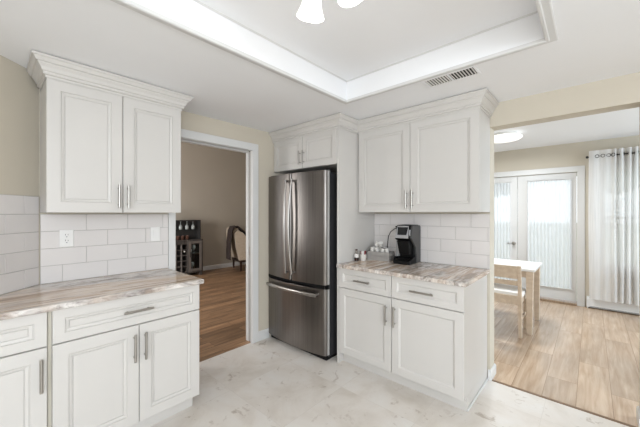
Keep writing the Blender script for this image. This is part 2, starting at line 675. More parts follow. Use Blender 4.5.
# ------------------------------------------------------------------ ceilings
TX0, TX1, TY0, TY1 = -0.55, 1.925, 0.172, 1.452
w = MB()
w.box(-2.42, XB, -2.72, TY0, ZC, ZT + 0.05)
w.box(-2.42, XB, TY1, YA, ZC, ZT + 0.05)
w.box(-2.42, TX0, TY0, TY1, ZC, ZT + 0.05)
w.box(TX1, XB, TY0, TY1, ZC, ZT + 0.05)
w.box(TX0, TX1, TY0, TY1, ZT, ZT + 0.05)
struct('ceiling', w, CEILP)
struct('ceiling_dining', MB().box(XB2, XD, -2.72, YA, ZT, ZT + 0.08), CEILD)
struct('ceiling_living', MB().box(-0.6, 5.7, YA2, 7.0, 3.15, 3.23), CEILD)
# casing and bead round the recessed tray, and the small cove at its top
loop = [(TX0, TY0), (TX0, TY1), (TX1, TY1), (TX1, TY0)]
loop = loop[::-1]
prof = [(-0.004, ZC + 0.004), (-0.004, ZC - 0.012), (0.002, ZC - 0.016), (0.010, ZC - 0.016), (0.014, ZC - 0.009),
        (0.040, ZC - 0.009), (0.046, ZC - 0.006), (0.046, ZC + 0.004)]
prof_in = [(-0.001, ZT), (-0.008, ZT), (-0.008, ZT - 0.003), (-0.005, ZT - 0.006), (-0.004, ZT - 0.009), (-0.001, ZT - 0.009)]


def signed(loop):
    return sum(loop[i][0] * loop[(i + 1) % 4][1] - loop[(i + 1) % 4][0] * loop[i][1] for i in range(4))


if signed(loop) < 0:      # 'out' of sweep() is to the right of the walk, so walk counter-clockwise
    loop = loop[::-1]
struct('trim_1', MB().sweep(loop, prof, True), TRIMW)
struct('trim_2', MB().sweep(loop, prof_in, True), TRIMW)

# ------------------------------------------------------------------ doorway casing
w = MB()
w.box(1.028, 1.085, YA - 0.017, YA, 0, 2.04)
w.box(1.876, 1.950, YA - 0.017, YA, 0, 2.04)
w.box(1.028, 1.950, YA - 0.017, YA, 2.04, 2.112)
struct('trim_3', w, TRIMW, bevel=0.003)
# split jambs of a pocket door: two white strips with a dark slot between
w = MB()
for xa, xb, xc, xd in ((1.072, 1.085, 1.072, 1.088), (1.876, 1.888, 1.881, 1.892)):
    w.box(xa, xb, YA, YA + 0.024, 0, 2.04)
    w.box(xc, xd, YA + 0.072, YA2 + 0.002, 0, 2.04)
w.box(1.086, 1.875, YA, YA + 0.024, 2.036, 2.05)
w.box(1.089, 1.880, YA + 0.072, YA2 + 0.012, 2.028, 2.05)
struct('trim_4', w, TRIMW, bevel=0.0015)
w = MB()
w.box(1.888, 1.90, YA + 0.0245, YA + 0.0715, 0, 2.05)
w.box(1.06, 1.075, YA + 0.0245, YA + 0.0715, 0, 2.05)
w.box(1.076, 1.887, YA + 0.0245, YA + 0.0715, 2.055, 2.065)
struct('trim_9', w, paint('pocket_lining', (120, 116, 110), 0.7))
pd = struct('door_1', MB().box(1.880, 1.8875, YA + 0.032, YA + 0.064, 0.01, 2.03), paint('pocket_door_edge', (170, 167, 162), 0.6))
MB().box(1.8785, 1.8798, YA + 0.038, YA + 0.058, 0.93, 1.02).build('latch_plate', NICKEL, pd)

# ------------------------------------------------------------------ baseboards
def bb(name, path, h=0.085, t=0.013):
    struct(name, MB().sweep(path, [(0.0005, 0), (t, 0), (t, h - 0.014), (t * 0.55, h - 0.004), (t * 0.4, h), (0.0005, h)]), TRIMW)


bb('baseboard_back', [(1.951, YA), (2.10, YA)], 0.10)
bb('baseboard_opening', [(XB, 0.634), (XB, YJ), (XB2, YJ), (XB2, 1.9)])
bb('baseboard_opening_right', [(XB2, -2.5), (XB2, YK), (XB, YK), (XB, -2.5)])
bb('baseboard_living_far', [(-0.5, 6.90), (5.6, 6.90)], 0.10)
bb('baseboard_dining_far', [(XD, YA), (XD, DY1 + 0.095)], 0.09)

# wooden strip where the tile meets the boards
struct('trim_5', MB().box(XB - 0.004, XB + 0.018, YK, YJ, 0, 0.004), paint('dark_edge_strip', (120, 92, 66), 0.4))

# ------------------------------------------------------------------ added windows, all out of view, framing the area lamps
def window_frame(name, axis, a0, a1, c0, c1, z0, z1, bars=1):
    """frame in a wall hole; axis 'x' = hole runs along x"""
    m = MB()

    def bx(p0, p1, q0, q1):
        if axis == 'x':
            m.box(p0, p1, c0, c1, q0, q1)
        else:
            m.box(c0, c1, p0, p1, q0, q1)
    bx(a0, a0 + 0.05, z0, z1)
    bx(a1 - 0.05, a1, z0, z1)
    bx(a0 + 0.05, a1 - 0.05, z0, z0 + 0.05)
    bx(a0 + 0.05, a1 - 0.05, z1 - 0.05, z1)
    for i in range(bars):
        x = a0 + (a1 - a0) * (i + 1) / (bars + 1)
        bx(x - 0.025, x + 0.025, z0 + 0.05, z1 - 0.05)
    return struct(name, m, TRIMW, bevel=0.003)


window_frame('added_window_1', 'x', -2.1, 0.6, -2.70, -2.63, 0.7, 2.15, 2)
window_frame('added_window_2', 'y', -2.4, -0.1, -2.40, -2.33, 0.7, 2.15, 1)
window_frame('added_window_3', 'x', 3.1, 5.5, -2.70, -2.63, 0.7, 2.3, 1)
window_frame('added_window_4', 'y', 3.9, 5.7, -0.60, -0.53, 0.8, 2.2, 1)

# dining window behind the curtain: frame, sash rail, pane
win = window_frame('window_5', 'y', WY0, WY1, XD + 0.03, XD + 0.10, WZ0, WZ1, 0)
MB().box(XD + 0.045, XD + 0.085, WY0 + 0.05, WY1 - 0.05, 1.29, 1.33).build('sash_rail', TRIMW, win, bevel=0.003)
MB().box(XD + 0.06, XD + 0.066, WY0 + 0.05, WY1 - 0.05, WZ0 + 0.05, WZ1 - 0.05).build('window_pane', PANE, win)
w = MB()
w.box(XD - 0.016, XD, WY0 - 0.07, WY0, WZ0 - 0.07, WZ1 + 0.07)
w.box(XD - 0.016, XD, WY1, WY1 + 0.07, WZ0 - 0.07, WZ1 + 0.07)
w.box(XD - 0.016, XD, WY0, WY1, WZ1, WZ1 + 0.07)
w.box(XD - 0.03, XD, WY0, WY1, WZ0 - 0.03, WZ0)
w.box(XD - 0.016, XD, WY0, WY1, WZ0 - 0.07, WZ0 - 0.03)
struct('trim_6', w, TRIMW, bevel=0.002)

# ------------------------------------------------------------------ French doors
w = MB()
w.box(XD - 0.018, XD, DY0 - 0.088, DY0, 0, DZ)
w.box(XD - 0.018, XD, DY1, DY1 + 0.088, 0, DZ)
w.box(XD - 0.018, XD, DY0 - 0.088, DY1 + 0.088, DZ, DZ + 0.086)
struct('trim_7', w, TRIMW, bevel=0.003)
struct('trim_8', MB().box(XD - 0.06, XD + 0.12, DY0, DY1, 0, 0.032), THRES, bevel=0.004)
ym = 0.912


def french(name, ya, yb, gl, gr, knob_y=None):
    m = MB()
    g0, g1, gz0, gz1 = ya + gl, yb - gr, 0.215, 1.885
    xa, xb = XD + 0.02, XD + 0.06
    m.box(xa, xb, ya, g0, 0.05, DZ - 0.004)
    m.box(xa, xb, g1, yb, 0.05, DZ - 0.004)
    m.box(xa, xb, g0, g1, 0.05, gz0)
    m.box(xa, xb, g0, g1, gz1, DZ - 0.004)
    d = struct(name, m, TRIMW, bevel=0.002)
    b = MB()
    b.box(xa - 0.008, xa, g0 - 0.012, g0 + 0.01, gz0 - 0.012, gz1 + 0.012)
    b.box(xa - 0.008, xa, g1 - 0.01, g1 + 0.012, gz0 - 0.012, gz1 + 0.012)
    b.box(xa - 0.008, xa, g0 + 0.01, g1 - 0.01, gz0 - 0.012, gz0 + 0.01)
    b.box(xa - 0.008, xa, g0 + 0.01, g1 - 0.01, gz1 - 0.01, gz1 + 0.012)
    b.build('glazing_bead', TRIMW, d, bevel=0.002)
    MB().box(xa + 0.018, xa + 0.024, g0, g1, gz0, gz1).build('door_pane', PANE, d)
    if knob_y:
        R = Matrix.Rotation(-PI / 2, 3, 'Y')
        k = MB().lathe([(0.027, 0), (0.027, 0.006), (0.010, 0.010), (0.010, 0.034), (0.024, 0.042), (0.027, 0.052), (0.020, 0.062), (0, 0.064)],
                       (xa, knob_y, 0.873), 20, R)
        k.build('door_knob', NICKEL, d, smooth=True)
        k = MB().lathe([(0.017, 0), (0.017, 0.012), (0.010, 0.020), (0, 0.021)], (xa - 0.009, knob_y + 0.083, 0.868), 18, R)
        k.build('latch_button', NICKEL, d, smooth=True)
    return d


french('door_2', DY0 + 0.006, ym - 0.003, 0.062, 0.138)
french('door_3', ym + 0.003, DY1 - 0.006, 0.10, 0.10, ym + 0.05)


def gathered(x, ya, yb, z0, z1, n_fold, amp, thick=0.0012, seed=1, tight=False, bottom=None):
    """a gathered sheer: wavy sheet with its own thickness"""
    rnd = random.Random(seed)
    n = n_fold * 8
    ph = [rnd.uniform(-0.5, 0.5) for _ in range(n_fold + 1)]
    am = [rnd.uniform(0.6, 1.25) for _ in range(n_fold + 1)]
    rows = 10
    m = MB()
    vs = []
    for side in (0, 1):
        for j in range(rows + 1):
            t = j / rows
            for i in range(n + 1):
                s = i / n
                k = min(n_fold, int(s * n_fold))
                a = amp * am[k] * (1.0 if tight else 0.55 + 0.45 * t)
                xx = x + a * math.sin(2 * PI * s * n_fold + ph[k] * 0.5)
                zz = z1 + (z0 - z1) * t
                vs.append((xx + side * thick, ya + (yb - ya) * s, zz))
    W = n + 1
    N = W * (rows + 1)
    fs = []
    for j in range(rows):
        for i in range(n):
            a = j * W + i
            fs.append((a, a + 1, a + W + 1, a + W))
            fs.append((N + a, N + a + W, N + a + W + 1, N + a + 1))
    for i in range(n):
        fs.append((i, N + i, N + i + 1, i + 1))
        b = rows * W + i
        fs.append((b, b + 1, N + b + 1, N + b))
    for j in range(rows):
        a = j * W
        fs.append((a, a + W, N + a + W, N + a))
        b = j * W + n
        fs.append((b, N + b, N + b + W, b + W))
    m.add(vs, fs)
    return m


def door_sheer(ya, yb, label, seed):
    t = thing('door_curtain', label, 'curtain', (0, 0, 0), 0, 'sheers on the French doors')
    xs = XD - 0.004
    gathered(xs, ya, yb, 0.235, 1.885, 12, 0.0085, seed=seed, tight=True).build('sheer_panel', SHEERD, t, smooth=True)
    for z in (0.225, 1.90):
        MB().tube([(xs, ya - 0.012, z), (xs, yb + 0.012, z)], 0.006, 8).build('sash_rod', TRIMW, t, smooth=True)
    return t


door_sheer(DY0 + 0.056, ym - 0.136, 'white gathered sheer over the glass of the door beside the long curtain', 3)
door_sheer(ym + 0.10, DY1 - 0.10, 'white gathered sheer over the glass of the door with the knob', 4)


# ------------------------------------------------------------------ cabinet kit (local: x right, -y towards the viewer, z up)
def rings_raised(t, fw):
    return [(0, 0), (0, -t + 0.0025), (0.0025, -t), (fw, -t), (fw + 0.001, -t + 0.0055), (fw + 0.0042, -t + 0.0055), (fw + 0.0055, -t + 0.003), (fw + 0.018, -t + 0.007),
            (fw + 0.0185, -t + 0.0115), (fw + 0.0215, -t + 0.0115), (fw + 0.0225, -t + 0.008)]


def rings_shaker(t, fw):
    return [(0, 0), (0, -t + 0.0025), (0.0025, -t), (fw, -t), (fw + 0.012, -t + 0.008), (fw + 0.014, -t + 0.010), (fw + 0.016, -t + 0.009)]


def bar_handle(parent, cx, cz, length, vertical, y=-0.020):
    m = MB()
    h = length / 2
    off = 0.030

    def p(s, d):
        return (cx, y - d, cz + s) if vertical else (cx + s, y - d, cz)
    m.tube([p(-h, off), p(h, off)], 0.0074, 10)
    for s in (-h + 0.024, h - 0.024):
        m.tube([p(s, -0.0), p(s, off)], 0.005, 8)
    return m.build('handle', NICKEL, parent, smooth=True)


def front(kind, parent, x0, x1, z0, z1, fw, handle=None, raised=True, y=0.0):
    t = 0.020
    rg = rings_raised(t, fw) if raised else rings_shaker(t, fw)
    d = MB().panel(x0, x1, z0, z1, rg).build(kind, WHITE, parent)
    if handle:
        bar_handle(d, *handle)
    return d


RB = -PI / 2   # cabinets on the coffee wall: local x runs to world -y

# --- left wall cabinet
t = thing('wall_cabinet', 'white two-door wall cabinet above the worktop beside the doorway', 'cabinet', (0.2295, 2.355, 1.38))
W = 0.996 - 0.2295
MB().box(0, W, 0.0, 0.305, 0, 0.80).build('body', WHITE, t, bevel=0.0015)
front('door', t, 0.0, 0.380, 0.0, 0.782, 0.062, (0.355, 0.108, 0.155, True))
front('door', t, 0.384, W, 0.0, 0.782, 0.062, (0.409, 0.108, 0.155, True))

# --- right wall cabinet
t = thing('wall_cabinet', 'white two-door wall cabinet above the coffee machine', 'cabinet', (2.475, 1.722, 1.385), RB)
W = 1.722 - YJ
MB().box(0, W, 0.0, 0.302, 0, 0.80).build('body', WHITE, t, bevel=0.0015)
front('door', t, 0.020, 0.5525, 0.0, 0.780, 0.062, (0.527, 0.110, 0.155, True))
front('door', t, 0.5565, W, 0.0, 0.780, 0.062, (0.582, 0.110, 0.155, True))

# --- cabinet over the fridge with the tall end panel
t = thing('fridge_cabinet', 'white cabinet over the refrigerator with a tall side panel down to the floor', 'cabinet', (2.185, 2.663, 0), RB)
MB().box(0.0, 0.917, 0.0, 0.593, 1.835, 2.19).build('body', WHITE, t, bevel=0.0015)
MB().box(0.918, 0.939, -0.018, 0.593, 0, 2.19).build('side_panel', WHITE, t, bevel=0.0015)
front('door', t, 0.010, 0.462, 1.837, 2.165, 0.055, (0.437, 1.945, 0.14, True))
front('door', t, 0.466, 0.915, 1.837, 2.165, 0.055, (0.491, 1.945, 0.14, True))


# --- base cabinets
def base_cabinet(label, loc, rotz, width, fronts, raised, exposed_right=False, depth=0.592, poly=None):
    t = thing('base_cabinet', label, 'cabinet', loc, rotz)
    b = MB()
    if poly:
        b.prism(poly, 0.10, 0.882)
    else:
        b.box(0, width, 0, depth, 0.10, 0.882)
    b.build('body', WHITE, t, bevel=0.0012)
    return t


# right-hand pair
tr = base_cabinet('white base cabinet with one drawer and one door beside the refrigerator panel', (2.181, 1.722, 0), RB, 0.536, None, False)
MB().box(0, 0.536, 0.048, 0.066, 0, 0.10).build('toe_kick', WHITE, tr)
front('drawer', tr, 0.004, 0.533, 0.704, 0.878, 0.045, (0.268, 0.788, 0.155, False), False)
front('door', tr, 0.004, 0.533, 0.102, 0.697, 0.060, (0.496, 0.560, 0.16, True), False)
tr = base_cabinet('white base cabinet at the open end of the coffee counter', (2.181, 1.186, 0), RB, 0.546, None, False)
m = MB()
m.box(0, 0.546, 0.048, 0.066, 0, 0.10)
m.box(0.528, 0.546, 0.066, 0.592, 0, 0.10)
m.build('toe_kick', WHITE, tr)
front('drawer', tr, 0.003, 0.546, 0.704, 0.878, 0.045, (0.256, 0.788, 0.175, False), False)
front('door', tr, 0.003, 0.546, 0.102, 0.697, 0.060, (0.034, 0.560, 0.16, True), False)
MB().box(0.5465, 0.555, 0.05, 0.592, 0, 0.018).build('shoe_moulding', TRIMW, tr, bevel=0.003)

# left-hand pair
yl = 2.065
tl = base_cabinet('white base cabinet with a wide drawer over two doors next to the doorway', (0.222, yl, 0), 0, 0.779, None, True)
MB().box(0, 0.762, 0.052, 0.07, 0, 0.10).build('toe_kick', WHITE, tl)
front('drawer', tl, 0.002, 0.779, 0.704, 0.878, 0.048, (0.392, 0.790, 0.16, False))
front('door', tl, 0.002, 0.398, 0.102, 0.697, 0.062, (0.371, 0.568, 0.165, True))
front('door', tl, 0.402, 0.779, 0.102, 0.697, 0.062, (0.429, 0.568, 0.165, True))
yb_ = 0.592
xl = -0.38 - 0.206
# the end unit: its back is cut off by the diagonal wall
poly = [(0.0, 0.0), (0.0, 0.556), (-0.022, 0.556), (-0.555, 0.023), (-0.555, 0.0)]
tl = base_cabinet('white base cabinet at the near left end of the worktop, cut by the picture edge', (0.206, yl, 0), 0, 0, None, True, poly=poly)
MB().box(-0.50, 0.0, 0.052, 0.07, 0, 0.10).build('toe_kick', WHITE, tl)
front('drawer', tl, -0.555, -0.002, 0.704, 0.878, 0.048, (-0.278, 0.790, 0.16, False))
front('door', tl, -0.555, -0.002, 0.102, 0.697, 0.062, (-0.026, 0.568, 0.165, True))
MB().box(0.0005, 0.0155, -0.006, 0.30, 0.02, 0.882).build('filler_strip', FILL, tl)

# ------------------------------------------------------------------ crown mouldings
CB = 2.160
crown = [(0.0005, CB), (0.005, CB), (0.005, CB + 0.014), (0.015, CB + 0.017), (0.017, CB + 0.024), (0.015, CB + 0.031), (0.022, CB + 0.036), (0.028, CB + 0.052),
         (0.040, CB + 0.068), (0.040, CB + 0.074), (0.048, CB + 0.076), (0.056, CB + 0.090), (0.060, CB + 0.096), (0.066, CB + 0.097), (0.066, CB + 0.110), (0.0005, CB + 0.110)]
c = MB().sweep([(0.2290, 2.612), (0.2290, 2.335), (0.9965, 2.335), (0.9965, YA - 0.001)], crown).build('crown_moulding', WHITE)
tag(c, 'white crown moulding wrapped round the top of the wall cabinet left of the doorway', 'moulding')
c = MB().sweep([(2.165, YA - 0.001), (2.165, 1.722), (2.455, 1.722), (2.455, YJ), (XB - 0.001, YJ)], crown).build('crown_moulding', WHITE)
tag(c, 'white crown moulding stepping from the refrigerator cabinet along to the opening', 'moulding')

# ------------------------------------------------------------------ worktops
m = MB().prism([(1.02, 2.012), (1.02, YA - 0.0075), (0.232, YA - 0.0075), (-0.414, 2.012)], 0.8825, 0.914)
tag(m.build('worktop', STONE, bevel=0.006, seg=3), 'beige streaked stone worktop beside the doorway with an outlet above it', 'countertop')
m = MB().prism([(2.126, YJ - 0.002), (2.126, 1.7215), (XB - 0.0085, 1.7215), (XB - 0.0085, YJ - 0.002)], 0.8825, 0.914)
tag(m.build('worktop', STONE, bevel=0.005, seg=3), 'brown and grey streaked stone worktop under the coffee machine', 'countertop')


# ------------------------------------------------------------------ tiled backsplashes (local: x right, -y out of the wall)
def backsplash(label, loc, rotz, width, rows, tile_w, phases, h=0.114, z0=0.914, end_trim=None, skip=0.0):
    t = thing('backsplash', label, 'tiles', loc, rotz)
    g = MB().box(0, width, -0.0045, -0.0002, z0, z0 + rows * h)
    g.build('grout', GROUT, t)
    m = MB()
    for r in range(rows):
        x = phases[r % len(phases)] - tile_w * 3
        while x < width:
            a, b = max(x + 0.0011, 0.0008), min(x + tile_w - 0.0011, width - 0.0003)
            if b - a > 0.006:
                za, zb = z0 + r * h + 0.0011, z0 + (r + 1) * h - 0.0011
                e = 0.0012
                m.hexa([(a, -0.004, za), (b, -0.004, za), (b, -0.004, zb), (a, -0.004, zb)],
                       [(a + e, -0.0075, za + e), (b - e, -0.0075, za + e), (b - e, -0.0075, zb - e), (a + e, -0.0075, zb - e)])
            x += tile_w
    m.build('tile', TILE, t)
    return t


P0 = 0.2256
backsplash('white subway tile backsplash with an outlet, beneath the wall cabinet by the doorway', (P0 + 0.006, YA, 0), 0, 1.026 - P0 - 0.006, 4, 0.256,
           [0.336 - P0, 0.466 - P0])
# diagonal wall: local x runs towards the corner, so from the near end to the corner
L = 0.92
s = L / math.sqrt(2)
backsplash('white subway tile backsplash on the angled wall at the left edge', (P0 - s - 0.0, YA - s, 0), PI / 4, L - 0.009, 5, 0.256,
           [L - 0.10 - 0.009, L - 0.228])
backsplash('white subway tile backsplash behind the coffee machine', (XB, 1.722, 0), RB, 1.722 - YJ - 0.003, 4, 0.256,
           [1.722 - 1.146, 1.722 - 1.020])

# outlet and switch on the left backsplash
t = thing('wall_outlet', 'white duplex outlet on the tiles under the wall cabinet', 'outlet', (0.363, YA - 0.0077, 1.205))
MB().box(-0.037, 0.037, -0.006, 0, -0.058, 0.058).build('cover_plate', PLATE, t, bevel=0.003)
for z in (-0.0195, 0.0195):
    so = MB().lathe([(0.0165, 0), (0.0165, 0.002), (0.015, 0.003)], (0, -0.006, z), 20, Matrix.Rotation(PI / 2, 3, 'X')).build('socket', PLATE, t)
    sl = MB()
    sl.box(-0.008, -0.0055, -0.0098, -0.008, z + 0.001, z + 0.011)
    sl.box(0.0055, 0.008, -0.0098, -0.008, z + 0.001, z + 0.009)
    sl.box(-0.0025, 0.0025, -0.0098, -0.008, z - 0.011, z - 0.006)
    sl.build('slots', SLOT, so)
t = thing('light_switch', 'white rocker switch on the tiles beside the doorway casing', 'switch', (0.924, YA - 0.0077, 1.205))
MB().box(-0.036, 0.036, -0.006, 0, -0.058, 0.058).build('cover_plate', PLATE, t, bevel=0.003)
MB().hexa([(-0.017, -0.006, -0.034), (0.017, -0.006, -0.034), (0.017, -0.006, 0.034), (-0.017, -0.006, 0.034)],
          [(-0.016, -0.007, -0.033), (0.016, -0.007, -0.033), (0.016, -0.011, 0.033), (-0.016, -0.011, 0.033)]).build('rocker', PLATE, t, bevel=0.001)

# ------------------------------------------------------------------ refrigerator
fr = thing('refrigerator', 'stainless steel French-door refrigerator with a bottom freezer', 'refrigerator', (2.088, 2.237, 0), RB)
HW = 0.425
# local: x right (world -y), y into the wall; the doors bow towards the viewer
MB().box(-HW + 0.012, HW - 0.012, 0.055, 0.655, 0.03, 1.765).build('body', DARKCASE, fr, bevel=0.004)
MB().box(-HW + 0.02, HW - 0.02, 0.03, 0.60, 0.001, 0.055).build('base_grille', BLACK, fr)


def bowed(x0, x1, z0, z1, back=0.050):
    n = 16
    cap = 0.024
    outline = []
    for i in range(n + 1):
        x = x0 + (x1 - x0) * i / n
        y = -0.052 * (1 - (x / HW) ** 2)
        outline.append((x, y))
    # round the two outer corners
    def ease(x, y):
        for e in (x0, x1):
            d = abs(x - e)
            if d < cap:
                y += cap * (1 - math.sqrt(max(0, 1 - (1 - d / cap) ** 2)))
        return (x, y)
    fine = []
    for i in range(41):
        x = x0 + (x1 - x0) * i / 40
        fine.append(ease(x, -0.052 * (1 - (x / HW) ** 2)))
    for d in (0.001, 0.003, 0.006, 0.010):
        for e, sg in ((x0, 1), (x1, -1)):
            x = e + sg * d
            fine.append(ease(x, -0.052 * (1 - (x / HW) ** 2)))
    fine.sort()
    poly = fine + [(x1, back), (x0, back)]
    return MB().prism(poly, z0, z1)


for sgn in (-1, 1):
    a, b = (-HW, -0.003) if sgn < 0 else (0.003, HW)
    d = bowed(a, b, 0.708, 1.775).build('door', STEEL, fr, bevel=0.002)
    if sgn > 0:
        MB().box(HW + 0.0002, HW + 0.0014, 0.022, 0.049, 0.711, 1.772).build('side_cap', CAPG, d)
    xh = sgn * 0.030
    pts = []
    for i in range(17):
        u = i / 16
        z = 0.775 + 0.935 * u
        bow = math.sin(PI * u)
        pts.append((xh + sgn * 0.014 * (1 - bow), -0.052 - 0.030 - 0.030 * bow, z))
    hb = MB().tube(pts, 0.0135, 12, True, 0.75)
    hb.tube([(pts[0][0], -0.045, pts[0][2] + 0.014), (pts[0][0], -0.09, pts[0][2] + 0.014)], 0.012, 10)
    hb.tube([(pts[-1][0], -0.045, pts[-1][2] - 0.014), (pts[-1][0], -0.09, pts[-1][2] - 0.014)], 0.012, 10)
    hb.build('handle', STEELH, d, smooth=True)
    MB().box(sgn * 0.36 - 0.045, sgn * 0.36 + 0.045, 0.02, 0.10, 1.7655, 1.786).build('hinge_cover', DARKCASE, fr, bevel=0.004)
MB().box(-HW + 0.01, HW - 0.01, 0.0, 0.054, 0.6765, 0.7075).build('gasket_gap', BLACK, fr)
d = bowed(-HW, HW, 0.055, 0.670).build('freezer_drawer', STEEL, fr, bevel=0.002)
MB().box(HW + 0.0002, HW + 0.0014, 0.022, 0.049, 0.058, 0.667).build('side_cap', CAPG, d)
bowed(-HW + 0.004, HW - 0.004, 0.6702, 0.676).build('gap_shade_cap', BLACK, d)  # black cap hides the lit drawer top, painting in the gap's shade
pts = []
for i in range(25):
    u = -1 + 2 * i / 24
    x = u * 0.355
    pts.append((x, -0.052 * (1 - (0.355 / HW) ** 2) - 0.052 - 0.026 * (1 - u * u), 0.618))
hb = MB().tube(pts, 0.0165, 12, True, 0.6)
for x in (-0.34, 0.34):
    y = -0.052 * (1 - (x / HW) ** 2)
    hb.tube([(x, y + 0.004, 0.618), (x, y - 0.046, 0.618)], 0.012, 10)
hb.build('handle', STEELH, d, smooth=True)

# ------------------------------------------------------------------ ceiling vent
t = thing('ceiling_vent', 'white two-way louvred register in the ceiling above the coffee cabinets', 'vent', (2.048, 0.690, ZC))
m = MB()
X0, X1, Y0, Y1 = -0.075, 0.075, -0.168, 0.168
fwv = 0.017
for a in ((X0, X0 + fwv, Y0, Y1), (X1 - fwv, X1, Y0, Y1), (X0 + fwv, X1 - fwv, Y0, Y0 + fwv), (X0 + fwv, X1 - fwv, Y1 - fwv, Y1), (X0 + fwv, X1 - fwv, -0.006, 0.006)):
    m.box(a[0], a[1], a[2], a[3], -0.007, -0.0005)
m.build('frame', CEILP, t, bevel=0.002)
MB().box(X0 + 0.005, X1 - 0.005, Y0 + 0.005, Y1 - 0.005, -0.0012, -0.0006).build('dark_duct', DARKIN, t)
for half in (-1, 1):
    m = MB()
    n = 8
    ya, yb = (Y0 + fwv, -0.006) if half < 0 else (0.006, Y1 - fwv)
    for i in range(n):
        y = ya + (yb - ya) * (i + 0.5) / n
        # the blades of the two halves lean opposite ways
        lean = 0.0030 if half < 0 else 0.0008
        wv = 0.0026 if half < 0 else 0.0050
        zb_, zt_ = -0.0068, -0.0022
        m.hexa([(X0 + fwv, y - wv - lean, zb_), (X1 - fwv, y - wv - lean, zb_), (X1 - fwv, y + wv - lean, zb_), (X0 + fwv, y + wv - lean, zb_)],
               [(X0 + fwv, y - wv + lean, zt_), (X1 - fwv, y - wv + lean, zt_), (X1 - fwv, y + wv + lean, zt_), (X0 + fwv, y + wv + lean, zt_)])
    m.build('louvres', LOUVRE, t)

# ------------------------------------------------------------------ ceiling light in the tray
FX, FY = 0.847, 0.748
t = thing('ceiling_light', 'three-shade ceiling light with lit frosted glass bells in the tray', 'light', (FX, FY, ZT))
MB().lathe([(0.001, 0), (0.065, 0), (0.062, -0.012), (0.035, -0.03), (0.012, -0.036), (0.012, -0.075), (0.03, -0.085), (0.03, -0.115), (0.008, -0.13), (0, -0.132)],
           (0, 0, 0), 24).build('canopy', NICKEL, t, smooth=True)
fwd = math.degrees(YAW)
for ang in (fwd + 28, fwd - 104, fwd + 145):
    a = math.radians(ang)
    dx, dy = math.cos(a), math.sin(a)
    MB().tube([(dx * 0.02, dy * 0.02, -0.10), (dx * 0.05, dy * 0.05, -0.092), (dx * 0.072, dy * 0.072, -0.105), (dx * 0.078, dy * 0.078, -0.145)], 0.006, 8).build('arm', NICKEL, t, smooth=True)
    tilt = math.radians(16)
    R = Matrix.Rotation(a, 3, 'Z') @ Matrix.Rotation(-tilt, 3, 'Y')
    base = Vector((dx * 0.078, dy * 0.078, -0.140))
    prof = [(0.020, 0.004), (0.026, -0.004), (0.030, -0.022), (0.035, -0.05), (0.041, -0.078), (0.049, -0.100), (0.057, -0.119),
            (0.054, -0.119), (0.046, -0.100), (0.038, -0.078), (0.032, -0.05), (0.027, -0.022), (0.018, -0.002)]
    MB().lathe(prof, base, 28, R).build('shade', BULBW, t, smooth=True)
    pl = bpy.data.lights.new('bulb_light', 'POINT')
    pl.energy = 1.5
    pl.color = (1.0, 0.98, 0.95)
    pl.shadow_soft_size = 0.03
    po = bpy.data.objects.new('bulb_light', pl)
    COL.objects.link(po)
    po.parent = t
    po.location = base + R @ Vector((0, 0, -0.135))

# ------------------------------------------------------------------ coffee machine (local: x right, -y front)
ck = thing('coffee_machine', 'black single-serve coffee machine with a silver front frame', 'coffee machine', (2.655, 1.272, 0.9142), RB + math.radians(2))
m = MB()
m.extrude_x([(-0.155, 0.0), (0.095, 0.0), (0.095, 0.055), (-0.02, 0.055), (-0.03, 0.036), (-0.155, 0.032)], -0.088, 0.0562)
m.extrude_x([(-0.150, 0.0), (-0.004, 0.0), (-0.004, 0.060), (-0.060, 0.060), (-0.150, 0.034)], 0.0565, 0.074)
m.build('base', BLACK, ck, bevel=0.005)
m = MB()
m.box(-0.070, 0.050, -0.140, -0.035, 0.0365, 0.042)
for i in range(6):
    m.box(-0.062, 0.044, -0.134 + i * 0.017, -0.128 + i * 0.017, 0.0425, 0.0445)
m.build('drip_tray', BLACK, ck, bevel=0.001)
m = MB()
m.extrude_x([(-0.03, 0.056), (0.095, 0.056), (0.095, 0.325), (-0.038, 0.325), (-0.03, 0.20)], -0.0765, 0.056)
m.build('column', BLACK, ck, bevel=0.004)
MB().extrude_x([(0.0, 0.0), (0.100, 0.0), (0.100, 0.335), (0.08, 0.349), (-0.085, 0.349), (-0.118, 0.24), (-0.02, 0.150), (0.0, 0.06)], 0.0565, 0.074).build('side_shell', GREYC, ck, bevel=0.004)
m = MB()
m.extrude_x([(-0.0385, 0.215), (-0.105, 0.212), (-0.140, 0.232), (-0.098, 0.346), (-0.080, 0.353), (0.09, 0.353), (0.09, 0.3255), (-0.0385, 0.3255)], -0.076, 0.056)
hd = m.build('brew_head', BLACK, ck, bevel=0.006)
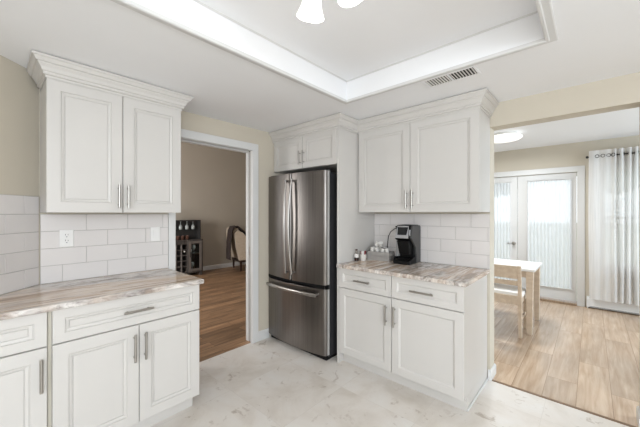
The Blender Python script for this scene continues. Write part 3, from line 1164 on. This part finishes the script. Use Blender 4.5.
# tilted silver frame with a dark screen
m = MB()
def face(x0, x1, za, zb, off):
    def yz(z):
        return -0.140 + (z - 0.232) / (0.346 - 0.232) * 0.042
    k = 0.10 * (zb - za)
    return [(x0, yz(za) - off, za), (x1, yz(za) - off, za), (x1 - k, yz(zb) - off, zb), (x0 + k, yz(zb) - off, zb)]
for r in ((-0.074, 0.054, 0.236, 0.264), (-0.071, -0.054, 0.2642, 0.3338), (0.034, 0.051, 0.2642, 0.3338), (-0.064, 0.044, 0.334, 0.346)):
    m.hexa(face(*r, 0.0), face(*r, 0.008))
m.build('front_frame', SILVER, hd, bevel=0.002)
m = MB()
m.hexa(face(-0.0535, 0.0335, 0.2645, 0.3335, 0.0008), face(-0.0535, 0.0335, 0.2645, 0.3335, 0.003))
m.build('screen', paint('dark_screen', (24, 25, 27), 0.25, 0.05), hd)
m = MB()
m.hexa([(-0.052, -0.098, 0.085), (0.044, -0.098, 0.085), (0.044, -0.0305, 0.085), (-0.052, -0.0305, 0.085)],
       [(-0.068, -0.122, 0.2115), (0.053, -0.122, 0.2115), (0.053, -0.0305, 0.2115), (-0.068, -0.0305, 0.2115)])
m.build('pod_holder', BLACK, ck, bevel=0.008)
MB().extrude_x([(-0.05, 0.056), (0.085, 0.056), (0.085, 0.325), (-0.03, 0.325), (-0.045, 0.20)], -0.112, -0.0775).build('water_tank', TANK, ck, bevel=0.006)
MB().box(-0.112, -0.0885, -0.10, 0.085, 0.0, 0.055).build('tank_base', BLACK, ck, bevel=0.006)
MB().box(-0.114, -0.0765, -0.05, 0.095, 0.3258, 0.340).build('tank_lid', BLACK, ck, bevel=0.004)
m = MB()
m.tube([(0.062, -0.124, 0.262), (0.064, -0.134, 0.275), (0.063, -0.122, 0.312)], 0.0055, 8)
m.build('lid_lever', SILVER, ck, smooth=True)
# power cord, looping up against the tiles
cord = MB().tube([(2.715, 1.385, 1.236), (2.725, 1.45, 1.224), (2.745, 1.51, 1.19), (2.752, 1.542, 1.14), (2.752, 1.553, 1.04), (2.752, 1.55, 0.96), (2.752, 1.50, 0.924), (2.74, 1.39, 0.921)], 0.0036, 8)
cord.build('power_cord', BLACK, None, smooth=True)
cd = bpy.data.objects['power_cord']
cd.parent = ck
cd.matrix_parent_inverse = (Matrix.Translation(ck.location) @ Matrix.Rotation(ck.rotation_euler.z, 4, 'Z')).inverted()

# ------------------------------------------------------------------ pod basket and pods
bk = thing('pod_basket', 'grey slotted plastic basket of coffee pods beside the coffee machine', 'basket', (2.628, 1.556, 0.9142), RB + math.radians(8))
bw, bd, bh, th = 0.112, 0.075, 0.085, 0.004
MB().box(-bw, bw, -bd, bd, 0, th).build('bottom', BASK, bk)
def slotted(axis, fixed, a0, a1):
    m = MB()
    def bx(p0, p1, z0, z1):
        if axis == 'x':
            m.box(p0, p1, fixed, fixed + th, z0, z1)
        else:
            m.box(fixed, fixed + th, p0, p1, z0, z1)
    bx(a0, a1, th, 0.016)
    bx(a0, a1, 0.066, bh)
    n = max(4, int((a1 - a0) / (0.0115 if axis == 'x' else 0.020)))
    for i in range(n + 1):
        p = a0 + (a1 - a0 - 0.010) * i / n
        bx(p, p + 0.010, 0.016, 0.066)
    bx(a0, a1, 0.038, 0.044)
    return m
for nm, ax, fx, p0, p1 in (('side', 'x', -bd, -bw, bw), ('side', 'x', bd - th, -bw, bw), ('end', 'y', -bw, -bd + th, bd - th), ('end', 'y', bw - th, -bd + th, bd - th)):
    slotted(ax, fx, p0, p1).build(nm, BASK, bk)
POD = [(0.017, 0), (0.018, 0.002), (0.0225, 0.040), (0.0255, 0.0405), (0.0255, 0.0425), (0.022, 0.043)]
pod0 = None
mx = Matrix.Translation(bk.location) @ Matrix.Rotation(bk.rotation_euler.z, 4, 'Z')
lay = []
for layer, (z, cells) in enumerate(((0.0045, [(i, j) for i in range(4) for j in range(2)]), (0.0485, [(i, j) for i in range(4) for j in range(2)]))):
    for i, j in cells:
        lay.append((-0.080 + i * 0.0533, -0.035 + j * 0.060, z, 0))
tops = [(-0.080, -0.034, 0.0775, 14), (-0.0265, -0.034, 0.0775, -12), (0.0268, -0.034, 0.0775, 12), (0.080, -0.034, 0.0775, -14), (-0.080, 0.030, 0.0775, 10), (-0.0265, 0.030, 0.0775, -10), (0.0268, 0.030, 0.0775, 12), (-0.052, -0.010, 0.134, 38), (0.006, -0.010, 0.134, -34)]
podcap = paint('foil_lid_white', (232, 229, 225), 0.35, 0.03)
capdark = paint('foil_lid_dark', (46, 40, 38), 0.35, 0.08)
PODB = paint('pod_cup_plastic', (224, 220, 214), 0.45, 0.02)
def pod(lx, ly, lz, tilt, dark, label):
    p = mx @ Vector((lx, ly, lz))
    t = thing('coffee_pod', label, 'coffee pod', p, random.uniform(0, 3), 'coffee pods in the grey basket')
    t.rotation_euler.x = math.radians(tilt)
    MB().lathe(POD, (0, 0, 0), 18).build('cup', PODB, t, smooth=True)
    MB().lathe([(0.0, 0.0432), (0.0215, 0.0432), (0.0215, 0.0446), (0, 0.0448)], (0, 0, 0), 18).build('lid', capdark if dark else podcap, t, smooth=True)
for lx, ly, lz, tl_ in lay[8:]:
    pod(lx, ly, 0.0045 + 0.0225, 0, False, 'small white coffee pod standing in the grey basket')
for k, (lx, ly, lz, tl_) in enumerate(tops):
    pod(lx, ly, lz, tl_, k in (2, 3), 'dark-lidded coffee pod on top of the heap in the basket' if k in (2, 3) else 'small white coffee pod lying on top of the heap in the basket')

# ------------------------------------------------------------------ syrup bottle and small pots by the tall panel
sb = thing('syrup_bottle', 'small clear bottle with dark syrup next to the tall white panel', 'bottle', (2.40, 1.690, 0.9142))
MB().lathe([(0.019, 0), (0.021, 0.003), (0.021, 0.068), (0.017, 0.080), (0.009, 0.092), (0.009, 0.104), (0, 0.104)], (0, 0, 0), 18).build('glass', BOTTLE, sb, smooth=True)
MB().lathe([(0, 0.0025), (0.0185, 0.003), (0.0185, 0.030), (0, 0.030)], (0, 0, 0), 16).build('syrup', SYRUP, sb, smooth=True)
MB().lathe([(0.0212, 0.034), (0.0214, 0.035), (0.0214, 0.067), (0.0212, 0.068)], (0, 0, 0), 18).build('paper_label', PAPERW, sb, smooth=True)
MB().lathe([(0.0105, 0.1000), (0.0105, 0.1110), (0.009, 0.1135), (0, 0.1135)], (0, 0, 0), 14).build('cap', SYRUP, sb, smooth=True)
cu = thing('sugar_pot', 'small white pot of red and white packets beside the syrup bottle', 'pot', (2.455, 1.650, 0.9142))
MB().lathe([(0.022, 0), (0.026, 0.004), (0.033, 0.058), (0.035, 0.062), (0.033, 0.063), (0.029, 0.056), (0.024, 0.008), (0, 0.006)], (0, 0, 0), 22).build('pot', PAPERW, cu, smooth=True)
m1, m2 = MB(), MB()
for k in range(9):
    a = k * 2.4
    r = 0.012 if k % 2 else 0.019
    x, y = r * math.cos(a), r * math.sin(a)
    tgt = m1 if k in (0, 2, 3, 6, 8) else m2
    hgt = 0.086 + 0.012 * ((k * 37) % 5) / 5
    dx, dy = 0.009 * math.cos(a + 1.5), 0.009 * math.sin(a + 1.5)
    ex, ey = 0.0014 * math.cos(a), 0.0014 * math.sin(a)
    q2 = [(x - dx - ex, y - dy - ey), (x + dx - ex, y + dy - ey), (x + dx + ex, y + dy + ey), (x - dx + ex, y - dy + ey)]
    tgt.hexa([(p[0] * 0.7, p[1] * 0.7, 0.012) for p in q2], [(p[0] * 1.15, p[1] * 1.15, hgt) for p in q2])
m1.build('red_packets', RED, cu)
m2.build('white_packets', PAPERW, cu)

# ------------------------------------------------------------------ dining room
# flush ceiling lamp
t = thing('flush_ceiling_lamp', 'round white flush lamp lit on the dining ceiling', 'light', (4.62, 0.865, ZT))
MB().lathe([(0.155, -0.0005), (0.155, -0.036), (0.0, -0.036)], (0, 0, 0), 40).build('pan', TRIMW, t, smooth=True)
MB().lathe([(0.0, -0.0365), (0.19, -0.0365), (0.205, -0.044), (0.205, -0.062), (0.175, -0.080), (0.09, -0.090), (0, -0.092)], (0, 0, 0), 40).build('diffuser', DISKW, t, smooth=True)
pl = bpy.data.lights.new('flush_bulb', 'AREA')
pl.shape, pl.size, pl.energy = 'DISK', 0.36, 31
po = bpy.data.objects.new('flush_bulb', pl)
COL.objects.link(po)
po.parent = t
po.location = (0, 0, -0.10)
pl.color = (0.93, 0.97, 1.0)

# table: white top, splayed light oak legs
TXa, TXb, TYa, TYb = 4.09, 4.79, 0.468, 1.66
t = thing('dining_table', 'white-topped dining table with pale oak legs in the bright room', 'table', (0, 0, 0))
MB().box(TXa, TXb, TYa, TYb, 0.715, 0.742).build('tabletop', TOPW, t, bevel=0.004)
m = MB()
m.box(TXa + 0.06, TXb - 0.06, TYa + 0.06, TYa + 0.085, 0.635, 0.7145)
m.box(TXa + 0.06, TXb - 0.06, TYb - 0.085, TYb - 0.06, 0.635, 0.7145)
m.box(TXa + 0.06, TXa + 0.085, TYa + 0.085, TYb - 0.085, 0.635, 0.7145)
m.box(TXb - 0.085, TXb - 0.06, TYa + 0.085, TYb - 0.085, 0.635, 0.7145)
m.build('apron', TANOAKX, t, bevel=0.002)
for sx, sy in ((0, 0), (1, 0), (1, 1), (0, 1)):
    bx_ = TXa + 0.015 if sx == 0 else TXb - 0.068
    by_ = TYa + 0.030 if sy == 0 else TYb - 0.070
    tx_ = TXa + 0.03 if sx == 0 else TXb - 0.115
    ty_ = TYa + 0.018 if sy == 0 else TYb - 0.088
    if sy == 0:
        by_ = TYa + 0.028
    m = MB().hexa([(bx_, by_, 0), (bx_ + 0.055, by_, 0), (bx_ + 0.055, by_ + 0.05, 0), (bx_, by_ + 0.05, 0)],
                  [(tx_, ty_, 0.7145), (tx_ + 0.085, ty_, 0.7145), (tx_ + 0.085, ty_ + 0.07, 0.7145), (tx_, ty_ + 0.07, 0.7145)])
    m.build('leg', TANOAK, t, bevel=0.003)

# chair with its back to the kitchen (local: faces +x, its right side towards -y)
t = thing('dining_chair', 'pale oak dining chair with a white seat, back turned to the kitchen', 'chair', (3.86, 0.565, 0))
CW = 0.46
for y in (0.0, CW - 0.034):
    m = MB()
    m.hexa([(0.062, y, 0), (0.094, y, 0), (0.094, y + 0.034, 0), (0.062, y + 0.034, 0)], [(0.046, y, 0.46), (0.082, y, 0.46), (0.082, y + 0.034, 0.46), (0.046, y + 0.034, 0.46)])
    m.hexa([(0.046, y, 0.46), (0.082, y, 0.46), (0.082, y + 0.034, 0.46), (0.046, y + 0.034, 0.46)], [(0.0, y, 0.80), (0.026, y, 0.80), (0.026, y + 0.034, 0.80), (0.0, y + 0.034, 0.80)])
    m.build('back_leg', TANOAK, t, bevel=0.003)
for y in (0.004, CW - 0.038):
    MB().hexa([(0.41, y, 0), (0.438, y, 0), (0.438, y + 0.03, 0), (0.41, y + 0.03, 0)], [(0.405, y, 0.44), (0.441, y, 0.44), (0.441, y + 0.034, 0.44), (0.405, y + 0.034, 0.44)]).build('front_leg', TANOAK, t, bevel=0.003)
def rail(z0, z1, name):
    def xx(z):
        return 0.046 + (z - 0.46) / (0.80 - 0.46) * (0.0 - 0.046)
    return MB().hexa([(xx(z0) + 0.004, 0.0345, z0), (xx(z0) + 0.026, 0.0345, z0), (xx(z0) + 0.026, CW - 0.0345, z0), (xx(z0) + 0.004, CW - 0.0345, z0)],
                     [(xx(z1) + 0.002, 0.0345, z1), (xx(z1) + 0.020, 0.0345, z1), (xx(z1) + 0.020, CW - 0.0345, z1), (xx(z1) + 0.002, CW - 0.0345, z1)]).build(name, TANOAKX, t, bevel=0.003)
rail(0.655, 0.797, 'top_rail')
rail(0.578, 0.632, 'lower_rail')
m = MB()
m.box(0.056, 0.078, 0.0345, CW - 0.0345, 0.36, 0.4595)
m.box(0.0835, 0.404, 0.006, 0.026, 0.375, 0.4395)
m.box(0.0835, 0.404, CW - 0.026, CW - 0.006, 0.375, 0.4395)
m.box(0.41, 0.43, 0.040, CW - 0.040, 0.375, 0.4395)
m.build('seat_frame', TANOAKX, t, bevel=0.002)
for y in (0.008, CW - 0.026):
    MB().hexa([(0.086, y, 0.18), (0.086, y + 0.018, 0.18), (0.086, y + 0.018, 0.215), (0.086, y, 0.215)],
              [(0.409, y, 0.18), (0.409, y + 0.018, 0.18), (0.409, y + 0.018, 0.215), (0.409, y, 0.215)]).build('stretcher', TANOAKX, t, bevel=0.002)
MB().box(0.084, 0.45, -0.004, CW + 0.004, 0.441, 0.492).build('seat', SEATW, t, bevel=0.014, seg=3)

# curtain rod and the long sheer on it
RZ, RX = 2.180, 5.790
t = thing('curtain_rod', 'slim dark metal rod on the wall above the long sheer', 'curtain rod', (0, 0, 0))
MB().tube([(RX, 0.038, RZ), (RX, -1.62, RZ)], 0.009, 12).build('rod', SLOT, t, smooth=True)
for y in (0.045, -1.627):
    MB().lathe([(0.0, -0.016), (0.013, -0.014), (0.019, -0.004), (0.019, 0.006), (0.010, 0.014), (0, 0.016)], (RX, y, RZ), 16, Matrix.Rotation(PI / 2, 3, 'X')).build('finial', SLOT, t, smooth=True)
for y in (-0.012, -1.57):
    MB().tube([(RX, y, RZ - 0.010), (RX + 0.04, y, RZ - 0.014), (XD - 0.0005, y, RZ - 0.014)], 0.006, 8).build('bracket', SLOT, t, smooth=True)


def grommet_curtain():
    """the first folds hang nearly flat, then deep folds bunch up"""
    t = thing('window_curtain', 'long white sheer curtain with metal grommets beside the French doors', 'curtain', (0, 0, 0))
    ky = [0.026, -0.03, -0.09, -0.15, -0.205, -0.24, -0.275, -0.31, -0.345, -0.38, -0.415, -0.45, -0.485, -0.52, -0.56, -0.60, -0.64, -0.68, -0.72, -0.76, -0.80]
    kx = [-0.020, -0.026, -0.016, -0.026, -0.014, -0.040, 0.034, -0.040, 0.036, -0.038, 0.034, -0.040, 0.036, -0.040, 0.034, -0.04, 0.036, -0.04, 0.036, -0.04, 0.036]
    pts = []
    for i in range(len(ky) - 1):
        for k in range(6):
            u = k / 6
            e = (1 - math.cos(PI * u)) / 2
            pts.append((kx[i] + (kx[i + 1] - kx[i]) * e, ky[i] + (ky[i + 1] - ky[i]) * u))
    pts.append((kx[-1], ky[-1]))
    rows = 24
    zt, zb = 2.262, 0.155
    vs, fs = [], []
    n = len(pts)
    th_ = 0.0014
    for side in (0, 1):
        for j in range(rows + 1):
            f = j / rows
            z = zt + (zb - zt) * f
            for i, (x, y) in enumerate(pts):
                am = 1.0 + 0.12 * math.sin(f * 5 + i * 0.13)
                vs.append((RX + x * am + side * th_, y + 0.006 * math.sin(f * 4 + i * 0.2), z))
    N = n * (rows + 1)
    for j in range(rows):
        for i in range(n - 1):
            a = j * n + i
            fs.append((a, a + 1, a + n + 1, a + n))
            fs.append((N + a, N + a + n, N + a + n + 1, N + a + 1))
    for i in range(n - 1):
        fs.append((i, N + i, N + i + 1, i + 1))
        b = rows * n + i
        fs.append((b, b + 1, N + b + 1, N + b))
    for j in range(rows):
        a = j * n
        fs.append((a, a + n, N + a + n, N + a))
        b = j * n + n - 1
        fs.append((b, N + b, N + b + n, b + n))
    MB().add(vs, fs).build('sheer_panel', SHEERW, t, smooth=True)
    for i in range(1, len(ky) - 1):
        # a ring where the cloth crosses the rod
        y = (ky[i] + ky[i + 1]) / 2
        x = (kx[i] + kx[i + 1]) / 2
        tx, ty = kx[i + 1] - kx[i], ky[i + 1] - ky[i]
        Lh = math.hypot(tx, ty)
        ux, uy = tx / Lh, ty / Lh
        ring = []
        for k in range(17):
            a = 2 * PI * k / 16
            ring.append((RX + x + ux * 0.021 * math.cos(a), y + uy * 0.021 * math.cos(a), RZ + 0.021 * math.sin(a)))
        MB().tube(ring, 0.0042, 6, False).build('grommet', SLOT if i < 5 else NICKEL, t, smooth=True)


grommet_curtain()

# baseboard heater under the curtain
t = thing('baseboard_heater', 'grey metal baseboard heater along the floor under the long sheer', 'heater', (0, 0, 0))
MB().extrude_x([(0, 0)] * 0 + [(0.05, 0.0), (0.05, 0.0)], 0, 0) if False else None
m = MB()
poly = [(XD - 0.002, 0.02), (XD - 0.065, 0.02), (XD - 0.065, 0.13), (XD - 0.045, 0.165), (XD - 0.002, 0.165)]
n = len(poly)
vs = [(x, 0.052, z) for x, z in poly] + [(x, -1.6, z) for x, z in poly]
m.add(vs, [tuple(range(n)), tuple(range(2 * n - 1, n - 1, -1))] + [(i, (i + 1) % n, n + (i + 1) % n, n + i) for i in range(n)])
m.build('cover', HEATER, t, bevel=0.002)
MB().box(XD - 0.0665, XD - 0.0655, -1.56, 0.02, 0.026, 0.032).build('air_slot', SLOT, t)
for y in (0.04, -1.59):
    MB().box(XD - 0.06, XD - 0.01, y - 0.005, y + 0.005, 0, 0.0195).build('foot', HEATER, t)

# ------------------------------------------------------------------ living room seen through the doorway
bar = thing('bar_cabinet', 'dark wood bar cabinet with wine cubbies beyond the doorway', 'cabinet', (3.235, 6.45, 0))
# local origin: front right corner; cabinet runs to -x, depth to +y
BW, BD, BH = 0.95, 0.36, 0.80
m = MB()
m.box(-BW, 0, 0, BD, BH - 0.03, BH)
m.box(-BW, -BW + 0.03, 0, BD, 0.08, BH - 0.0305)
m.box(-0.03, 0, 0, BD, 0.08, BH - 0.0305)
m.box(-BW + 0.0305, -0.0305, BD - 0.02, BD, 0.08, BH - 0.0305)
m.box(-BW + 0.0305, -0.0305, 0.0, BD - 0.0205, 0.08, 0.11)
m.box(-0.345, -0.325, 0.0, BD - 0.0205, 0.1105, BH - 0.0305)
m.box(-BW + 0.0305, -0.3455, 0.02, BD - 0.021, BH - 0.095, BH - 0.031)
for x in (-BW, -0.06):
    m.box(x, x + 0.06, 0.02, 0.08, 0, 0.0795)
    m.box(x, x + 0.06, BD - 0.08, BD - 0.02, 0, 0.0795)
m.build('body', DARKWOOD, bar, bevel=0.002)
m = MB()
gx = [-0.920 + 0.115 * i for i in range(1, 5)]
for x in gx:
    m.box(x - 0.004, x + 0.004, 0.012, BD - 0.03, 0.1105, BH - 0.0955)
for i in range(1, 5):
    z = 0.1105 + (BH - 0.2065) * i / 5
    xs = [-0.9190] + gx + [-0.346]
    for a, b in zip(xs[:-1], xs[1:]):
        m.box(a + 0.0045, b - 0.0045, 0.012, BD - 0.03, z - 0.004, z + 0.004)
m.build('wine_rack', paint('grey_rack_edge', (112, 106, 102), 0.5), bar)
m = MB()
dx0, dx1, dz0, dz1 = -0.324, -0.032, 0.112, BH - 0.033
for a in ((dx0, dx0 + 0.055, dz0, dz1), (dx1 - 0.055, dx1, dz0, dz1), (dx0 + 0.055, dx1 - 0.055, dz0, dz0 + 0.055), (dx0 + 0.055, dx1 - 0.055, dz1 - 0.055, dz1)):
    m.box(a[0], a[1], -0.018, -0.0005, a[2], a[3])
dr = m.build('door', paint('worn_grey_wood', (104, 97, 92), 0.5, 0.1, 12), bar, bevel=0.002)
MB().box(dx0 + 0.055, dx1 - 0.055, -0.012, -0.008, dz0 + 0.055, dz1 - 0.055).build('glass', PANE, dr)
MB().tube([(dx0 + 0.028, -0.03, 0.42), (dx0 + 0.028, -0.03, 0.54)], 0.007, 8).build('handle', BLACK, dr, smooth=True)
MB().box(-0.324, -0.031, 0.01, BD - 0.021, 0.475, 0.49).build('shelf', paint('worn_grey_shelf', (120, 113, 108), 0.5, 0.1, 12), bar)
# open rack panel standing on it
hz0, hz1 = BH + 0.0005, 1.225
m = MB()
m.box(-BW, -0.030, 0.20, 0.222, hz0, hz1)
m.box(-0.050, -0.030, 0.04, 0.1995, hz0, hz1)
m.box(-BW, -BW + 0.02, 0.04, 0.1995, hz0, hz1)
m.box(-BW + 0.0205, -0.0505, 0.03, 0.1995, hz1 - 0.022, hz1)
m.build('hutch', paint('dark_hutch', (44, 43, 42), 0.5, 0.1), bar, bevel=0.002)

GL = [(0.0, -0.165), (0.030, -0.165), (0.034, -0.14), (0.036, -0.115), (0.030, -0.085), (0.010, -0.068), (0.005, -0.06), (0.005, -0.008), (0.032, -0.002), (0.032, 0)]
wg = glass('wine_glass', (236, 240, 240))
G0 = MB().lathe([(0.0, 0), (0.031, 0), (0.031, 0.003), (0.006, 0.008), (0.005, 0.07), (0.022, 0.085), (0.036, 0.115), (0.038, 0.145), (0.032, 0.18),
                 (0.030, 0.18), (0.035, 0.145), (0.033, 0.117), (0.02, 0.09), (0.0, 0.08)], (0, 0, 0), 18)
hung = ['stemware glass hung under the dark hutch, nearest its right end', 'stemware glass hung under the dark hutch, second from its right end',
        'stemware glass hung under the dark hutch, third from its right end', 'stemware glass hung under the dark hutch, half hidden by the casing']
for k, lb in enumerate(hung):
    o = G0.build('wine_glass', paint('milky_glass', (150, 156, 154), 0.08, 0.03), None, smooth=True)
    o.location = (3.235 - 0.175 - 0.135 * k, 6.45 + 0.11, hz1 - 0.0225)
    o.rotation_euler = (PI, 0, 0)
    tag(o, lb, 'glass', 'stemware under the hutch')
tum = MB().lathe([(0.0, 0), (0.030, 0), (0.040, 0.03), (0.044, 0.085), (0.041, 0.085), (0.037, 0.032), (0, 0.006)], (0, 0, 0), 18)
for k, lb in enumerate(('copper tumbler on the bar cabinet, nearest the right end of the hutch', 'copper tumbler on the bar cabinet, in the middle of the three',
                        'copper tumbler on the bar cabinet, closest to the doorway casing')):
    o = tum.build('tumbler', AMBER, None, smooth=True)
    o.location = (3.235 - 0.31 - 0.10 * k, 6.45 + 0.10, BH + 0.0005)
    tag(o, lb, 'tumbler', 'copper tumblers on the bar cabinet')
# a bottle in the rack, glasses behind the door
wb = thing('wine_bottle', 'wine bottle with a pale cap lying in a cubby of the bar cabinet', 'bottle', (3.235 - 0.4025, 6.47, 0.5145))
RR = Matrix.Rotation(PI / 2, 3, 'X')
zc = 0.038
MB().lathe([(0.0, -0.29), (0.036, -0.29), (0.037, -0.12), (0.028, -0.09), (0.014, -0.07), (0.014, -0.02), (0.0, -0.02)], (0, 0, zc - 0.0), 18, RR).build('glass', paint('green_bottle', (30, 40, 30), 0.1), wb, smooth=True)
MB().lathe([(0.0, -0.03), (0.0155, -0.03), (0.0155, 0.006), (0.0, 0.008)], (0, 0, zc), 16, RR).build('cap', PLATE, wb, smooth=True)
for k, (dx, z, lb) in enumerate(((-0.235, 0.4905, 'clear tumbler on the upper shelf behind the glass door, beside the handle'),
                                 (-0.15, 0.4905, 'clear stemware glass on the upper shelf behind the glass door'),
                                 (-0.18, 0.1105, 'clear stemware glass on the bottom shelf behind the glass door'))):
    o = (G0 if k else tum).build('drinking_glass', paint('pale_glass', (196, 202, 200), 0.08, 0.03), None, smooth=True)
    o.location = (3.235 + dx, 6.45 + 0.12, z)
    tag(o, lb, 'glass', 'glasses behind the bar cabinet door')

# black lantern on top of the hutch, half behind the casing
t = thing('lantern', 'small dark lantern on the hutch top, half behind the wall cabinet', 'lantern', (2.60, 6.56, 1.2255))
MB().box(-0.06, 0.06, -0.06, 0.06, 0, 0.015).build('base', DARKIN, t, bevel=0.002)
m = MB()
for x in (-0.055, 0.045):
    for y in (-0.055, 0.045):
        m.box(x, x + 0.01, y, y + 0.01, 0.0152, 0.15)
m.build('frame', DARKIN, t)
MB().hexa([(-0.065, -0.065, 0.1502), (0.065, -0.065, 0.1502), (0.065, 0.065, 0.1502), (-0.065, 0.065, 0.1502)],
          [(-0.02, -0.02, 0.20), (0.02, -0.02, 0.20), (0.02, 0.02, 0.20), (-0.02, 0.02, 0.20)]).build('roof', DARKIN, t)

# upholstered armchair with a throw
ac = thing('armchair', 'beige upholstered wing armchair with dark wood legs beyond the doorway', 'armchair', (4.33, 6.36, 0), math.radians(-15))
# local: faces +x, back at -x
m = MB()
prof = [(-0.28, 0.28), (-0.36, 0.55), (-0.42, 0.80), (-0.43, 0.96), (-0.40, 1.02), (-0.34, 1.03), (-0.29, 0.97), (-0.25, 0.80), (-0.19, 0.50), (-0.17, 0.28)]
for s0, s1 in ((-0.30, 0.30),):
    vs = [(x, s0, z) for x, z in prof] + [(x, s1, z) for x, z in prof]
    k = len(prof)
    m.add(vs, [tuple(range(k)), tuple(range(2 * k - 1, k - 1, -1))] + [(i, k + i, k + (i + 1) % k, (i + 1) % k) for i in range(k)])
m.build('backrest', LINEN, ac, bevel=0.03, seg=3, smooth=True)
MB().box(-0.165, 0.34, -0.30, 0.30, 0.30, 0.47).build('seat', LINEN, ac, bevel=0.03, seg=3, smooth=True)
for y in (-0.355, 0.285):
    wp = [(-0.30, 0.27), (-0.39, 0.62), (-0.42, 0.90), (-0.34, 0.97), (-0.22, 0.92), (-0.06, 0.72), (0.10, 0.62), (0.30, 0.58), (0.33, 0.50), (0.33, 0.27)]
    m = MB()
    k = len(wp)
    vs = [(x, y, z) for x, z in wp] + [(x, y + 0.07, z) for x, z in wp]
    m.add(vs, [tuple(range(k)), tuple(range(2 * k - 1, k - 1, -1))] + [(i, k + i, k + (i + 1) % k, (i + 1) % k) for i in range(k)])
    m.build('wing', LINEN, ac, bevel=0.02, seg=3, smooth=True)
MB().box(-0.28, 0.32, -0.32, 0.32, 0.215, 0.268).build('seat_rail', ESPRESSO, ac, bevel=0.003)
for x in (-0.27, 0.26):
    for y in (-0.31, 0.26):
        MB().hexa([(x + 0.008, y + 0.008, 0), (x + 0.042, y + 0.008, 0), (x + 0.042, y + 0.042, 0), (x + 0.008, y + 0.042, 0)],
                  [(x, y, 0.2145), (x + 0.05, y, 0.2145), (x + 0.05, y + 0.05, 0.2145), (x, y + 0.05, 0.2145)]).build('leg', ESPRESSO, ac, bevel=0.003)
# throw: a thick strip that lies over the wing and back and hangs down behind
def throw_blanket():
    path = [(-0.50, 0.30), (-0.495, 0.50), (-0.485, 0.68), (-0.465, 0.85), (-0.455, 0.96), (-0.42, 1.045), (-0.345, 1.055), (-0.27, 1.0), (-0.20, 0.94), (-0.10, 0.80), (0.0, 0.72)]
    n = 9
    vs, fs = [], []
    for side in (0, 1):
        for j, (x, z) in enumerate(path):
            a = path[max(0, j - 1)]
            b = path[min(len(path) - 1, j + 1)]
            nx, nz = -(b[1] - a[1]), (b[0] - a[0])
            Ln = math.hypot(nx, nz)
            for i in range(n + 1):
                wv = 0.010 * math.sin(i * 2.1 + j * 0.5)
                off = (0.014 if side else 0.0) + 0.010 + wv
                y = -0.385 + 0.34 * i / n
                vs.append((x + nx / Ln * off, y, z + nz / Ln * off))
    W_ = n + 1
    N_ = W_ * len(path)
    for j in range(len(path) - 1):
        for i in range(n):
            a = j * W_ + i
            fs.append((a, a + 1, a + W_ + 1, a + W_))
            fs.append((N_ + a, N_ + a + W_, N_ + a + W_ + 1, N_ + a + 1))
    for j in range(len(path) - 1):
        for i in (0, n):
            a = j * W_ + i
            fs.append((a, a + W_, N_ + a + W_, N_ + a))
    for i in range(n):
        for j in (0, len(path) - 1):
            a = j * W_ + i
            fs.append((a, a + 1, N_ + a + 1, N_ + a))
    return MB().add(vs, fs)
o = throw_blanket().build('throw_blanket', THROW, None, smooth=True, loc=(4.33, 6.36, 0), rotz=math.radians(-15))
tag(o, 'dark brown throw draped over the back of the beige armchair', 'blanket')

# ------------------------------------------------------------------ outdoors, seen through the sheers
o = struct('ground_lawn', MB().box(XD + 0.12, 60, -45, 60, -0.30, -0.12), LAWN)
def tree(x, y, h, r, label, seed):
    t = thing('tree', label, 'tree', (x, y, -0.12))
    rnd = random.Random(seed)
    MB().tube([(0, 0, 0), (0.05, 0.02, h * 0.3), (0.0, 0.05, h * 0.62)], [0.18, 0.13, 0.07], 10).build('trunk', BARK, t, smooth=True)
    m = MB()
    for k in range(26):
        a = rnd.uniform(0, 2 * PI)
        q_ = rnd.uniform(0, 0.8) * r
        rr = rnd.uniform(0.28, 0.5) * r
        c_ = Vector((q_ * math.cos(a), q_ * math.sin(a), h * 0.62 + rnd.uniform(-0.25, 0.45) * r * 1.1))
        pr = [(0, -1), (0.5, -0.86), (0.86, -0.5), (1, 0), (0.86, 0.5), (0.5, 0.86), (0, 1)]
        m.lathe([(p * rr, z * rr * 0.8) for p, z in pr], c_, 9)
    m.build('crown', LEAF, t)
tree(30, 6.5, 6.5, 2.2, 'round green tree on the lawn, seen through the sheer of the knob-side door', 1)
tree(36, -1.5, 7.5, 2.6, 'tall green tree far over the lawn behind the long sheer', 2)
